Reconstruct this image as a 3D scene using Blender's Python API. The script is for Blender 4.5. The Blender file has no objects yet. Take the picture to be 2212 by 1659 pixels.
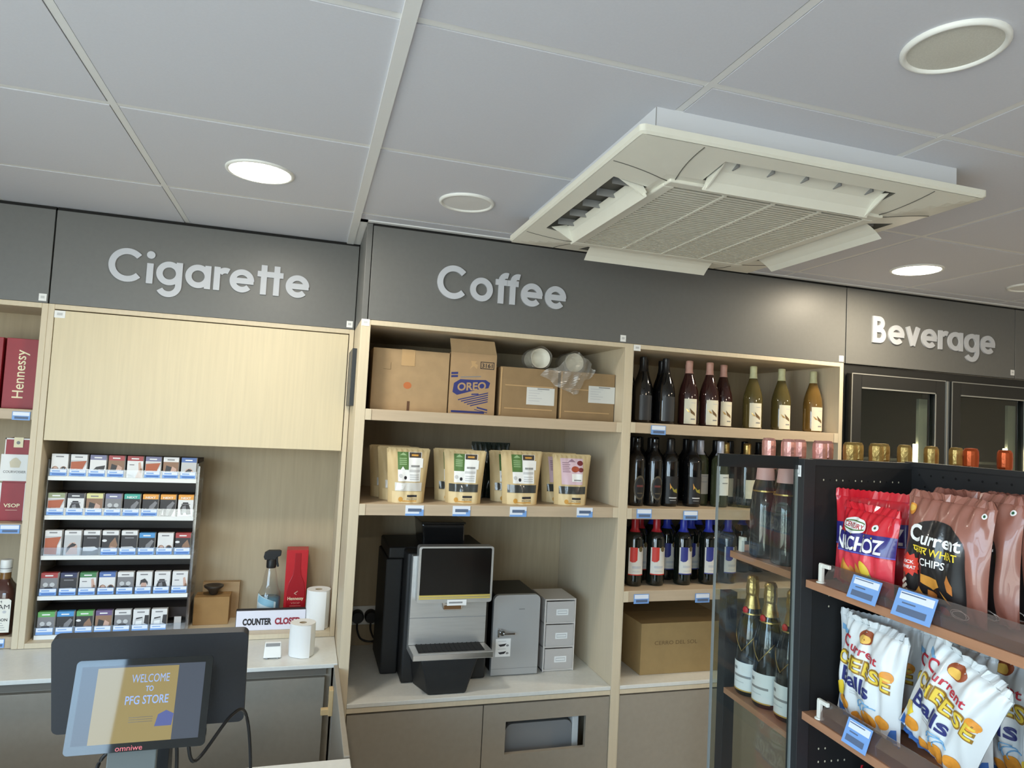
import bpy, math, random
from mathutils import Vector, Matrix
from mathutils.geometry import tessellate_polygon

PI = math.pi
rnd = random.Random(7)
SC = bpy.context.scene
COL = SC.collection

# ------------------------------------------------------------------ camera
cam_data = bpy.data.cameras.new('camera')
cam = bpy.data.objects.new('camera', cam_data)
COL.objects.link(cam)
cam_data.sensor_fit = 'HORIZONTAL'
cam_data.sensor_width = 36.0
cam_data.lens = 36.0 * 1460.58 / 2212.0
cam_data.clip_start = 0.02
_r = Vector((0.9553617835526766, -0.29087539892952785, 0.05172392893658308))
_u = -Vector((0.06576062625991924, 0.03868329465324164, -0.9970853237053858))
_b = -Vector((0.28802673931590433, 0.9559786111688685, 0.056084689770824245))
cam.matrix_world = Matrix(((_r.x, _u.x, _b.x, 0.0), (_r.y, _u.y, _b.y, 0.0), (_r.z, _u.z, _b.z, 1.75), (0, 0, 0, 1)))
SC.camera = cam

# ------------------------------------------------------------------ world, daylight, exposure
SC.view_settings.view_transform = 'Standard'
SC.view_settings.look = 'None'
SC.view_settings.gamma = 1.0
SC.view_settings.use_curve_mapping = False
SC.view_settings.exposure = 0.60
world = bpy.data.worlds.new('daylight_sky')
SC.world = world
world.use_nodes = True
wn = world.node_tree
wbg = wn.nodes['Background']
wtc = wn.nodes.new('ShaderNodeTexCoord')
wsep = wn.nodes.new('ShaderNodeSeparateXYZ')
wramp = wn.nodes.new('ShaderNodeValToRGB')
wramp.color_ramp.elements[0].position = 0.45
wramp.color_ramp.elements[0].color = (0.45, 0.44, 0.42, 1)
wramp.color_ramp.elements[1].position = 0.62
wramp.color_ramp.elements[1].color = (0.52, 0.72, 1.0, 1)
wmap = wn.nodes.new('ShaderNodeMapRange')
wmap.inputs['From Min'].default_value = -1.0
wn.links.new(wtc.outputs['Generated'], wsep.inputs[0])
wn.links.new(wsep.outputs['Z'], wmap.inputs['Value'])
wn.links.new(wmap.outputs['Result'], wramp.inputs['Fac'])
wn.links.new(wramp.outputs['Color'], wbg.inputs['Color'])
wbg.inputs['Strength'].default_value = 16.0


def portal(name, loc, target, sx, sy):
    """guides the sky light in through a window opening; gives off nothing itself"""
    d = bpy.data.lights.new(name, 'AREA')
    d.shape = 'RECTANGLE'
    d.size, d.size_y = sx, sy
    d.cycles.is_portal = True
    o = bpy.data.objects.new(name, d)
    COL.objects.link(o)
    o.location = loc
    o.rotation_euler = (Vector(target) - Vector(loc)).to_track_quat('-Z', 'Y').to_euler()
    return o


portal('window_portal', (-2.69, -0.85, 1.55), (0.0, -0.85, 1.55), 2.5, 1.7)
portal('window_portal', (-1.78, -2.76, 1.36), (-1.78, 0.0, 1.36), 1.5, 2.12)

# ------------------------------------------------------------------ materials
MATS = {}


def lin(c):
    c = c / 255.0
    return c / 12.92 if c <= 0.04045 else ((c + 0.055) / 1.055) ** 2.4


def M(name, rgb=(200, 200, 200), rough=0.5, metal=0.0, spec=0.5, noise=0.0, nscale=30.0, stretch=(1, 1, 1),
      emit=None, emit_s=0.0, alpha=1.0, trans=0.0, bump=0.0, coat=0.0, ior=1.45):
    if name in MATS:
        return MATS[name]
    m = bpy.data.materials.new(name)
    m.use_nodes = True
    nt = m.node_tree
    p = nt.nodes['Principled BSDF']
    col = (lin(rgb[0]), lin(rgb[1]), lin(rgb[2]), 1)
    p.inputs['Base Color'].default_value = col
    p.inputs['Roughness'].default_value = rough
    p.inputs['Metallic'].default_value = metal
    p.inputs['Specular IOR Level'].default_value = spec
    p.inputs['IOR'].default_value = ior
    p.inputs['Alpha'].default_value = alpha
    p.inputs['Transmission Weight'].default_value = trans
    p.inputs['Coat Weight'].default_value = coat
    if emit is not None:
        p.inputs['Emission Color'].default_value = (lin(emit[0]), lin(emit[1]), lin(emit[2]), 1)
        p.inputs['Emission Strength'].default_value = emit_s
    if noise or bump:
        tc = nt.nodes.new('ShaderNodeTexCoord')
        mp = nt.nodes.new('ShaderNodeMapping')
        mp.inputs['Scale'].default_value = stretch
        nz = nt.nodes.new('ShaderNodeTexNoise')
        nz.inputs['Scale'].default_value = nscale
        nz.inputs['Detail'].default_value = 5.0
        nt.links.new(tc.outputs['Object'], mp.inputs['Vector'])
        nt.links.new(mp.outputs['Vector'], nz.inputs['Vector'])
        if noise:
            rp = nt.nodes.new('ShaderNodeValToRGB')
            rp.color_ramp.elements[0].position = 0.3
            rp.color_ramp.elements[1].position = 0.7
            rp.color_ramp.elements[0].color = tuple(max(0, c * (1 - noise)) for c in col[:3]) + (1,)
            rp.color_ramp.elements[1].color = tuple(min(1, c * (1 + noise)) for c in col[:3]) + (1,)
            nt.links.new(nz.outputs['Fac'], rp.inputs['Fac'])
            nt.links.new(rp.outputs['Color'], p.inputs['Base Color'])
        if bump:
            bp = nt.nodes.new('ShaderNodeBump')
            bp.inputs['Strength'].default_value = bump
            bp.inputs['Distance'].default_value = 0.002
            nt.links.new(nz.outputs['Fac'], bp.inputs['Height'])
            nt.links.new(bp.outputs['Normal'], p.inputs['Normal'])
    MATS[name] = m
    return m


def clear_mat(name, tint, gloss_rough=0.05, fac=0.12, haze=0.0, haze_rgb=(220, 220, 220)):
    """thin clear sheet: see-through with a mirror-like sheen and, if asked, a milky diffuse share"""
    if name in MATS:
        return MATS[name]
    m = bpy.data.materials.new(name)
    m.use_nodes = True
    nt = m.node_tree
    nt.nodes.remove(nt.nodes['Principled BSDF'])
    out = nt.nodes['Material Output']
    tr = nt.nodes.new('ShaderNodeBsdfTransparent')
    tr.inputs['Color'].default_value = (lin(tint[0]), lin(tint[1]), lin(tint[2]), 1)
    gl = nt.nodes.new('ShaderNodeBsdfGlossy')
    gl.inputs['Roughness'].default_value = gloss_rough
    lw = nt.nodes.new('ShaderNodeLayerWeight')
    lw.inputs['Blend'].default_value = 0.5
    fr = nt.nodes.new('ShaderNodeMath')
    fr.operation = 'POWER'
    fr.inputs[1].default_value = 5.0
    nt.links.new(lw.outputs['Facing'], fr.inputs[0])
    ad = nt.nodes.new('ShaderNodeMath')
    ad.operation = 'ADD'
    ad.use_clamp = True
    ad.inputs[1].default_value = fac
    nt.links.new(fr.outputs[0], ad.inputs[0])
    mx = nt.nodes.new('ShaderNodeMixShader')
    nt.links.new(ad.outputs[0], mx.inputs['Fac'])
    nt.links.new(tr.outputs[0], mx.inputs[1])
    nt.links.new(gl.outputs[0], mx.inputs[2])
    last = mx
    if haze:
        df = nt.nodes.new('ShaderNodeBsdfDiffuse')
        df.inputs['Color'].default_value = (lin(haze_rgb[0]), lin(haze_rgb[1]), lin(haze_rgb[2]), 1)
        m2 = nt.nodes.new('ShaderNodeMixShader')
        m2.inputs['Fac'].default_value = haze
        nt.links.new(mx.outputs[0], m2.inputs[1])
        nt.links.new(df.outputs[0], m2.inputs[2])
        last = m2
    nt.links.new(last.outputs[0], out.inputs['Surface'])
    MATS[name] = m
    return m


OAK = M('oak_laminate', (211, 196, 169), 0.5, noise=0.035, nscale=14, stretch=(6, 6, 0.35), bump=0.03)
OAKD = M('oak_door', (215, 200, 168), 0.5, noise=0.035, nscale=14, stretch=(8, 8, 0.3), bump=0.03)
SHELF = M('oak_shelf', (192, 172, 146), 0.45, noise=0.06, nscale=12, stretch=(0.4, 6, 6))  # same oak as the posts, its different lighting put into the colour
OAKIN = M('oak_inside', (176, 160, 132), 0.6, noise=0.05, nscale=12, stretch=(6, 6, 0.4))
FASC = M('fascia_grey', (106, 106, 104), 0.42, noise=0.03, nscale=60)
BASEG = M('base_taupe', (154, 145, 131), 0.5, noise=0.03, nscale=50)
GAP = M('shadow_gap', (22, 21, 20), 0.8)
STONE = M('white_worktop', (222, 222, 216), 0.3, noise=0.03, nscale=80)
CEIL = M('ceiling_tile', (207, 208, 216), 0.85, noise=0.015, nscale=200, bump=0.05)
TBAR = M('ceiling_bar', (224, 224, 224), 0.6)
WALLP = M('wall_paint', (190, 186, 176), 0.7, noise=0.02, nscale=20)
FLOORT = M('floor_tile', (196, 190, 180), 0.4, noise=0.05, nscale=6)
WHITE = M('white_plastic', (236, 236, 232), 0.4)
WHITEP = M('white_paper', (238, 238, 236), 0.7)
CREAM = M('cream_plastic', (226, 222, 204), 0.45)
BLACK = M('black_plastic', (26, 26, 27), 0.45)
BLACKG = M('black_gloss', (10, 10, 11), 0.12)
BMETAL = M('black_metal', (38, 39, 41), 0.45)
CHROME = M('chrome', (200, 200, 200), 0.15, 1.0)
STEEL = M('brushed_steel', (208, 208, 206), 0.36, 0.75, noise=0.04, nscale=40, stretch=(0.3, 4, 4))
SILVER = M('silver_paint', (186, 187, 187), 0.35, 0.35)
GOLD = M('gold_foil', (186, 158, 98), 0.3, 0.9, bump=0.8, nscale=90)
PINKF = M('pink_foil', (226, 168, 160), 0.32, 0.75, bump=0.6, nscale=90)
COPPER = M('copper_foil', (196, 92, 52), 0.32, 0.8, bump=0.6, nscale=90)
CARD = M('cardboard', (170, 142, 106), 0.8, noise=0.06, nscale=25)
CARDD = M('cardboard_dark', (148, 122, 88), 0.8, noise=0.06, nscale=25)
TAPE = M('brown_tape', (190, 156, 112), 0.3)
INK = M('dark_ink', (44, 42, 46), 0.7)
GREY = M('mid_grey', (140, 140, 140), 0.6)
LGREY = M('light_grey', (198, 198, 198), 0.6)
BLUEINK = M('blue_ink', (50, 56, 116), 0.7)
TAGW = M('tag_white', (228, 234, 244), 0.5)
TAGB = M('tag_blue', (124, 166, 224), 0.5)
TAGBAR = M('tag_barcode', (92, 108, 136), 0.6)
RED = M('red_print', (196, 40, 44), 0.5)
CRIM = M('crimson_card', (150, 38, 48), 0.45, noise=0.04, nscale=30)
ACRY = clear_mat('clear_acrylic', (246, 248, 250), 0.08, 0.06, 0.04, (210, 215, 225))
GLASS = clear_mat('clear_glass', (240, 244, 242), 0.02, 0.035, 0.02, (120, 125, 125))
PLBAG = clear_mat('clear_plastic_bag', (225, 222, 214), 0.22, 0.16, 0.22, (205, 200, 190))
PLFILM = clear_mat('clear_film', (240, 238, 232), 0.25, 0.09, 0.20, (224, 220, 212))
FROST = clear_mat('frosted_plastic', (220, 218, 214), 0.3, 0.08, 0.55, (236, 230, 226))
DGLASS = clear_mat('fridge_glass', (215, 220, 215), 0.03, 0.05)
LAMPE = M('lamp_glow', (255, 255, 250), 0.5, emit=(255, 252, 236), emit_s=9.0)

# ------------------------------------------------------------------ text outlines (built-in font)
_TX = {}


def text_mesh(s, bold=0.0, shear=0.0):
    k = (s, bold, shear)
    if k not in _TX:
        cu = bpy.data.curves.new('lettering', 'FONT')
        cu.body = s
        cu.size = 1.0
        cu.offset = bold
        cu.shear = shear
        cu.resolution_u = 3
        o = bpy.data.objects.new('lettering', cu)
        COL.objects.link(o)
        dg = bpy.context.evaluated_depsgraph_get()
        me = bpy.data.meshes.new_from_object(o.evaluated_get(dg))
        vs = [(v.co.x, v.co.y) for v in me.vertices]
        me.calc_loop_triangles()
        ts = [tuple(t.vertices) for t in me.loop_triangles]
        bpy.data.objects.remove(o)
        bpy.data.curves.remove(cu)
        bpy.data.meshes.remove(me)
        if not vs:
            vs, ts = [(0, 0), (1, 0), (0, 1)], []
        _TX[k] = (vs, ts)
    return _TX[k]


# ------------------------------------------------------------------ mesh builder
class MB:
    def __init__(s):
        s.v, s.f, s.m, s.sm, s.mats = [], [], [], [], []
        s.T = None

    def mi(s, mat):
        if mat not in s.mats:
            s.mats.append(mat)
        return s.mats.index(mat)

    def add(s, vs, fs, mat, smooth=False):
        n = len(s.v)
        if s.T is not None:
            vs = [s.T @ Vector(v) for v in vs]
        s.v += [tuple(v) for v in vs]
        i = s.mi(mat)
        for f in fs:
            s.f.append(tuple(n + k for k in f))
            s.m.append(i)
            s.sm.append(smooth)
        return s

    def box(s, x0, x1, y0, y1, z0, z1, mat):
        vs = [(x, y, z) for x in (x0, x1) for y in (y0, y1) for z in (z0, z1)]
        return s.add(vs, [(0, 1, 3, 2), (4, 6, 7, 5), (0, 4, 5, 1), (2, 3, 7, 6), (0, 2, 6, 4), (1, 5, 7, 3)], mat)

    def hexa(s, p, mat):
        """eight corners: bottom four then top four, both counter-clockwise seen from above"""
        return s.add(p, [(3, 2, 1, 0), (4, 5, 6, 7), (0, 1, 5, 4), (1, 2, 6, 5), (2, 3, 7, 6), (3, 0, 4, 7)], mat)

    def lathe(s, prof, mat, seg=28, c=(0, 0, 0), sq=None, smooth=True, caps=True, axis='z'):
        vs, fs = [], []
        n = len(prof)
        for r, z in prof:
            for k in range(seg):
                a = 2 * PI * k / seg
                ca, sa = math.cos(a), math.sin(a)
                if sq:
                    g = (abs(ca) ** sq + abs(sa) ** sq) ** (-1.0 / sq)
                    ca, sa = ca * g, sa * g
                p = (r * ca, r * sa, z)
                if axis == 'y':
                    p = (r * ca, z, -r * sa)
                elif axis == 'x':
                    p = (z, r * ca, r * sa)
                vs.append((c[0] + p[0], c[1] + p[1], c[2] + p[2]))
        for i in range(n - 1):
            for k in range(seg):
                k2 = (k + 1) % seg
                fs.append((i * seg + k, i * seg + k2, (i + 1) * seg + k2, (i + 1) * seg + k))
        s.add(vs, fs, mat, smooth)
        if caps:
            if prof[0][0] > 1e-5:
                s.add(vs[:seg], [tuple(range(seg - 1, -1, -1))], mat)
            if prof[-1][0] > 1e-5:
                s.add(vs[-seg:], [tuple(range(seg))], mat)
        return s

    def tube(s, pts, r, mat, seg=8):
        pts = [Vector(p) for p in pts]
        vs, fs = [], []
        n = len(pts)
        for i, p in enumerate(pts):
            d = (pts[min(i + 1, n - 1)] - pts[max(i - 1, 0)]).normalized()
            a = d.cross(Vector((0, 0, 1)) if abs(d.z) < 0.9 else Vector((1, 0, 0))).normalized()
            b = d.cross(a)
            for k in range(seg):
                t = 2 * PI * k / seg
                vs.append(p + (a * math.cos(t) + b * math.sin(t)) * r)
        for i in range(n - 1):
            for k in range(seg):
                k2 = (k + 1) % seg
                fs.append((i * seg + k, i * seg + k2, (i + 1) * seg + k2, (i + 1) * seg + k))
        fs += [tuple(range(seg - 1, -1, -1)), tuple(range((n - 1) * seg, n * seg))]
        return s.add(vs, fs, mat, True)

    def prism(s, pts, mp, mat, d0, d1):
        """2D outline pushed from offset d0 to d1 of the mapped plane"""
        n = len(pts)
        vs = [mp(x, y, d0) for x, y in pts] + [mp(x, y, d1) for x, y in pts]
        fs = []
        tri = tessellate_polygon([[Vector((x, y, 0)) for x, y in pts]])
        fs += [tuple(n + k for k in t) for t in tri] + [tuple(reversed(t)) for t in tri]
        fs += [(i, (i + 1) % n, n + (i + 1) % n, n + i) for i in range(n)]
        return s.add(vs, fs, mat)

    def _tris(s, pts, tris, mp, mat, off, maxlen, smooth=False):
        pts = list(pts)
        if maxlen:
            todo = list(tris)
            done = []
            mid = {}
            while todo:
                t = todo.pop()
                ls = [((pts[t[i]][0] - pts[t[(i + 1) % 3]][0]) ** 2 + (pts[t[i]][1] - pts[t[(i + 1) % 3]][1]) ** 2, i) for i in range(3)]
                L, i = max(ls)
                if L <= maxlen * maxlen:
                    done.append(t)
                    continue
                a, b, c = t[i], t[(i + 1) % 3], t[(i + 2) % 3]
                k = (min(a, b), max(a, b))
                if k not in mid:
                    mid[k] = len(pts)
                    pts.append(((pts[a][0] + pts[b][0]) / 2, (pts[a][1] + pts[b][1]) / 2))
                todo += [(a, mid[k], c), (mid[k], b, c)]
            tris = done
        return s.add([mp(x, y, off) for x, y in pts], tris, mat, smooth)

    def poly(s, pts, mp, mat, off=0.0006, maxlen=0.0, smooth=False):
        tris = [tuple(t) for t in tessellate_polygon([[Vector((x, y, 0)) for x, y in pts]])]
        return s._tris(pts, tris, mp, mat, off, maxlen, smooth or maxlen > 0)

    def rect(s, x0, x1, y0, y1, mp, mat, off=0.0006, maxlen=0.0):
        return s.poly([(x0, y0), (x1, y0), (x1, y1), (x0, y1)], mp, mat, off, maxlen)

    def disc(s, cx, cy, rx, ry, mp, mat, off=0.0006, maxlen=0.0, seg=20, a0=0.0, rot=0.0):
        pts = []
        for k in range(seg):
            a = 2 * PI * k / seg + a0
            x, y = rx * math.cos(a), ry * math.sin(a)
            pts.append((cx + x * math.cos(rot) - y * math.sin(rot), cy + x * math.sin(rot) + y * math.cos(rot)))
        return s.poly(pts, mp, mat, off, maxlen)

    def text(s, t, x, y, h, mp, mat, off=0.0008, width=None, bold=0.0, shear=0.0, maxlen=0.0, rot=0.0, align='C', warp=None):
        vs, ts = text_mesh(t, bold, shear)
        x0, x1 = min(a for a, b in vs), max(a for a, b in vs)
        k = h / 0.727
        kx = k if width is None else width / max(1e-6, x1 - x0)
        cxm = {'C': (x0 + x1) / 2, 'L': x0, 'R': x1}[align]
        cr, sr = math.cos(rot), math.sin(rot)
        pts = []
        for a, b in vs:
            px, py = (a - cxm) * kx, b * k - h / 2
            if warp:
                px, py = warp(px, py)
            pts.append((x + px * cr - py * sr, y + px * sr + py * cr))
        return s._tris(pts, ts, mp, mat, off, maxlen, maxlen > 0)

    def build(s, name, parent=None, bevel=0.0, seg=2, loc=None):
        me = bpy.data.meshes.new(name)
        off = Vector((0, 0, 0))
        root = parent
        while root is not None and root.parent is not None:
            root = root.parent
        if root is not None and root.get('_world'):
            off = Vector(root.location)
        elif loc is not None:
            off = Vector(loc)
        me.from_pydata([tuple(Vector(v) - off) for v in s.v], [], s.f)
        for m in s.mats:
            me.materials.append(m)
        me.polygons.foreach_set('material_index', s.m)
        me.polygons.foreach_set('use_smooth', s.sm)
        me.update()
        o = bpy.data.objects.new(name, me)
        COL.objects.link(o)
        if parent is not None:
            o.parent = parent
        elif loc is not None:
            o.location = loc
        if bevel:
            b = o.modifiers.new('rounded_edges', 'BEVEL')
            b.width = bevel
            b.segments = seg
            b.limit_method = 'ANGLE'
            b.angle_limit = math.radians(50)
            b.use_clamp_overlap = True
        return o


def flat(O, ex, ey):
    O, ex, ey = Vector(O), Vector(ex), Vector(ey)
    n = ex.cross(ey).normalized()
    return lambda x, y, off: O + ex * x + ey * y + n * off


def front(x, y, z):
    """a plane that faces the shop, local x to the right and y up"""
    return flat((x, y, z), (1, 0, 0), (0, 0, 1))


def tag(o, label, cat, group=None):
    o['label'] = label
    o['category'] = cat
    if group:
        o['group'] = group
    return o


def thing(name, label, cat, loc=(0, 0, 0), rotz=0.0, group=None, world=False):
    o = bpy.data.objects.new(name, None)
    o.empty_display_size = 0.05
    COL.objects.link(o)
    o.location = loc
    o.rotation_euler = (0, 0, rotz)
    if world:
        o['_world'] = 1
    return tag(o, label, cat, group)


def struct(o):
    o['kind'] = 'structure'
    return o


def copy_tree(src, label, loc, rot=None, group=None):
    r = src.copy()
    COL.objects.link(r)
    r['label'] = label
    r.location = loc
    if rot is not None:
        r.rotation_euler = rot
    if group:
        r['group'] = group
    for ch in list(src.children):
        c = ch.copy()
        COL.objects.link(c)
        c.parent = r
        for g in list(ch.children):
            d = g.copy()
            COL.objects.link(d)
            d.parent = c
    return r


def part_box(name, parent, dims, mat, bevel=0.0015):
    b = MB()
    b.box(*dims, mat)
    return b.build(name, parent, bevel)

# ------------------------------------------------------------------ room shell
ZC = 2.441
YC, YG = 2.446, 2.787
YB = 3.06
b = MB(); b.box(-2.7, 5.2, -2.8, 3.25, -0.1, 0.0, FLOORT); struct(b.build('floor'))
b = MB(); b.box(-2.7, 5.2, 3.1, 3.25, 0.0, 2.6, WALLP); struct(b.build('wall_back'))
b = MB(); b.box(5.05, 5.2, -2.8, 3.1, 0.0, 2.6, WALLP); struct(b.build('wall_right'))
b = MB()
b.box(-2.7, -2.6, -2.8, -2.1, 0.0, 2.6, WALLP); b.box(-2.7, -2.6, 0.4, 3.1, 0.0, 2.6, WALLP)
b.box(-2.7, -2.6, -2.1, 0.4, 0.0, 0.7, WALLP); b.box(-2.7, -2.6, -2.1, 0.4, 2.4, 2.6, WALLP)
struct(b.build('wall_left'))
b = MB()
b.box(-2.6, -2.53, -2.75, -2.65, 0.0, 2.6, WALLP); b.box(-1.03, 5.05, -2.75, -2.65, 0.0, 2.6, WALLP)
b.box(-2.53, -1.03, -2.75, -2.65, 0.0, 0.3, WALLP); b.box(-2.53, -1.03, -2.75, -2.65, 2.42, 2.6, WALLP)
struct(b.build('wall_front'))
for i, (ax, lo, hi, z0, z1, n) in enumerate((('y', -2.1, 0.4, 0.7, 2.4, 3), ('x', -2.53, -1.03, 0.3, 2.42, 2))):
    b = MB()
    g = MB()
    for k in range(n + 1):
        t = lo + (hi - lo) * k / n
        if ax == 'y':
            b.box(-2.68, -2.62, t - 0.025, t + 0.025, z0, z1, BMETAL)
        else:
            b.box(t - 0.025, t + 0.025, -2.73, -2.67, z0, z1, BMETAL)
    for z in (z0, z1 - 0.05):
        if ax == 'y':
            b.box(-2.68, -2.62, lo, hi, z, z + 0.05, BMETAL)
        else:
            b.box(lo, hi, -2.73, -2.67, z, z + 0.05, BMETAL)
    if ax == 'y':
        g.box(-2.653, -2.647, lo, hi, z0, z1, GLASS)
    else:
        g.box(lo, hi, -2.703, -2.697, z0, z1, GLASS)
    w = struct(b.build('window_%d' % (i + 1)))
    g.build('window_pane', w)

# ceiling: square lay-in tiles between narrow metal bars
XL = [0.126 + 0.6035 * k for k in range(-5, 9)]
YL = [1.753 + 0.6 * k for k in range(-8, 3)]
b = MB()
b.box(-2.7, 5.2, -2.8, 3.25, ZC + 0.006, ZC + 0.1, CEIL)
gp = 0.0105
xs = [-2.7] + [x for x in XL if -2.6 < x < 5.1] + [5.2]
ys = [-2.8] + [y for y in YL if -2.7 < y < 3.0] + [3.1]
for i in range(len(xs) - 1):
    for j in range(len(ys) - 1):
        b.box(xs[i] + gp, xs[i + 1] - gp, ys[j] + gp, ys[j + 1] - gp, ZC, ZC + 0.02, CEIL)
struct(b.build('ceiling'))
b = MB()
for x in xs[1:-1]:
    b.box(x - 0.0085, x + 0.0085, -2.65, 3.09, ZC + 0.001, ZC + 0.006, TBAR)
for y in ys[1:-1]:
    b.box(-2.6, 5.05, y - 0.0085, y + 0.0085, ZC + 0.0015, ZC + 0.006, TBAR)
# the wide bar in line with the step of the wall units, and the edge angle above the fascia
b.box(0.112, 0.139, -2.65, YG, ZC - 0.006, ZC + 0.004, TBAR)
struct(b.build('trim_1'))
b = MB()
b.box(0.139, 0.166, YC - 0.022, YG, ZC - 0.004, ZC + 0.004, TBAR)
b.box(0.139, 5.0, YC - 0.022, YC, ZC - 0.004, ZC + 0.004, TBAR)
struct(b.build('trim_2'))

# ------------------------------------------------------------------ ceiling fixtures


def downlight(x, y, label, watts, r=0.088, tint=(1.0, 0.93, 0.80)):
    t = thing('ceiling_downlight', label, 'downlight', (x, y, ZC), group='round ceiling downlights')
    b = MB(); b.lathe([(r + 0.008, 0.0), (r + 0.007, -0.004), (r, -0.006), (r - 0.004, -0.003)], WHITE, 40, caps=False); b.build('trim_ring', t)
    b = MB(); b.lathe([(r - 0.003, -0.001), (r - 0.003, -0.0045), (0.0, -0.0052)], LAMPE, 40, caps=False); b.build('diffuser', t)
    d = bpy.data.lights.new('downlight_glow', 'AREA')
    d.shape = 'DISK'; d.size = 0.15; d.energy = watts; d.color = tint
    o = bpy.data.objects.new('downlight_glow', d); COL.objects.link(o)
    o.parent = t; o.location = (0, 0, -0.012)
    return t


downlight(-0.174, 2.078, 'lit round white downlight in the ceiling before the Cigarette sign', 5.5)
downlight(2.292, 2.094, 'lit round white downlight in the ceiling before the Beverage sign', 7.0, tint=(1.0, 0.86, 0.64))
downlight(-0.174, -0.93, 'added unseen downlight above the open shop floor behind the counter', 9.0)  # out of view, added because the room needs more light
downlight(2.292, -0.93, 'added unseen downlight above the shop floor beside the snack shelving', 12.0, tint=(1.0, 0.80, 0.55))  # unseen lamp added to light the room with a warmer tint
downlight(3.9, 0.6, 'added unseen downlight at the far right of the shop floor', 16.0, tint=(1.0, 0.80, 0.55))  # likewise unseen, added for warm light on the right side


def ceiling_disc(x, y, r, label, grille):
    t = thing('ceiling_speaker', label, 'speaker', (x, y, ZC), group='round covers in the ceiling')
    b = MB(); b.lathe([(r, 0.0), (r, -0.005), (r - 0.004, -0.008), (r * 0.90, -0.008), (r * 0.87, -0.003)], WHITE, 44, caps=False); b.build('rim', t)
    b = MB(); b.lathe([(r * 0.875, -0.003), (r * 0.4, -0.0045), (0, -0.005)], grille, 44, caps=False); b.build('grille', t)
    return t


ceiling_disc(0.445, 2.077, 0.088, 'round white flush cover in the ceiling above the Coffee sign', TBAR)
ceiling_disc(1.035, 0.878, 0.083, 'large round speaker with grey grille in the ceiling nearest the camera', M('speaker_grille', (206, 204, 194), 0.7, noise=0.06, nscale=400))
ceiling_disc(2.92, 2.1, 0.085, 'round white cover in the ceiling at the right edge above the Beverage sign', TBAR)

# ------------------------------------------------------------------ air conditioner
AC = thing('air_conditioner', 'white square cassette air conditioner with open flaps hanging from the ceiling', 'air conditioner', (1.096, 1.708, ZC))
ACW = M('ac_plastic', (226, 224, 212), 0.45, noise=0.01, nscale=30)
ACB = M('ac_body', (214, 216, 222), 0.5)
ACD = M('ac_dark', (96, 94, 86), 0.7)
b = MB(); b.box(-0.421, 0.421, -0.434, 0.434, -0.056, 0.003, ACB)
b.box(-0.4215, -0.4195, -0.4345, -0.4325, -0.056, 0.0, GREY)
b.build('body', AC, 0.002)
HO, ZP = 0.475, -0.081


def rrect(hx, hy, r, n=6, cx=0.0, cy=0.0):
    p = []
    for k, (sx, sy) in enumerate(((1, 1), (-1, 1), (-1, -1), (1, -1))):
        for i in range(n + 1):
            a = PI / 2 * (k + i / n)
            p.append((cx + sx * (hx - r) + r * math.cos(a), cy + sy * (hy - r) + r * math.sin(a)))
    return p


# panel: a shallow dish with four slots, built as a ring of quads between outlines
def slots_panel():
    b = MB()
    # outer rim
    o1, o2 = rrect(HO, HO, 0.012), rrect(HO - 0.006, HO - 0.006, 0.012)
    n = len(o1)
    vs = [(x, y, -0.062) for x, y in o1] + [(x, y, -0.076) for x, y in o1] + [(x, y, ZP) for x, y in o2]
    fs = [(r * n + i, r * n + (i + 1) % n, (r + 1) * n + (i + 1) % n, (r + 1) * n + i) for r in (0, 1) for i in range(n)]
    b.add(vs, fs, ACW)
    b.add([(x, y, -0.062) for x, y in o1], [tuple(range(n))], ACW)
    # underside: slopes down from the rim towards the grille frame at the middle
    def z(x, y):
        m = max(abs(x), abs(y))
        return ZP - 0.020 * min(1.0, max(0.0, (HO - m) / 0.15))
    g = sorted(set([-HO + 0.006, -0.445, -0.425, -0.40, -0.375, -0.352, -0.335, -0.3, -0.285, -0.240, -0.1, 0.0, 0.1, 0.240, 0.285, 0.3, 0.335, 0.352, 0.375, 0.40, 0.425, 0.445, HO - 0.006]))
    gi = {v: i for i, v in enumerate(g)}
    vs = [(x, y, z(x, y)) for x in g for y in g]
    N = len(g)
    fs = []
    for i in range(N - 1):
        for j in range(N - 1):
            cx, cy = (g[i] + g[i + 1]) / 2, (g[j] + g[j + 1]) / 2
            if any((0.335 < abs(p) < 0.425 and abs(q) < 0.240) for p, q in ((cx, cy), (cy, cx))):
                continue
            if abs(cx) < 0.30 and abs(cy) < 0.30:
                continue
            fs.append((i * N + j, i * N + j + 1, (i + 1) * N + j + 1, (i + 1) * N + j))
    b.add(vs, fs, ACW)
    # seams that cut the four corner covers off
    for sx in (-1, 1):
        for sy in (-1, 1):
            for sw in (0, 1):
                p = []
                for k in range(9):
                    t = k / 8
                    q = 0.463 - t * 0.15
                    w = 0.318 - 0.02 * math.sin(t * PI / 2) * 0 - 0.03 * t * t + 0.012 * t
                    x, y = (sx * q, sy * w) if sw else (sx * w, sy * q)
                    p.append((x, y, z(x, y) - 0.0004))
                b.tube(p, 0.0013, ACD, 5)
    return b


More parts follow.
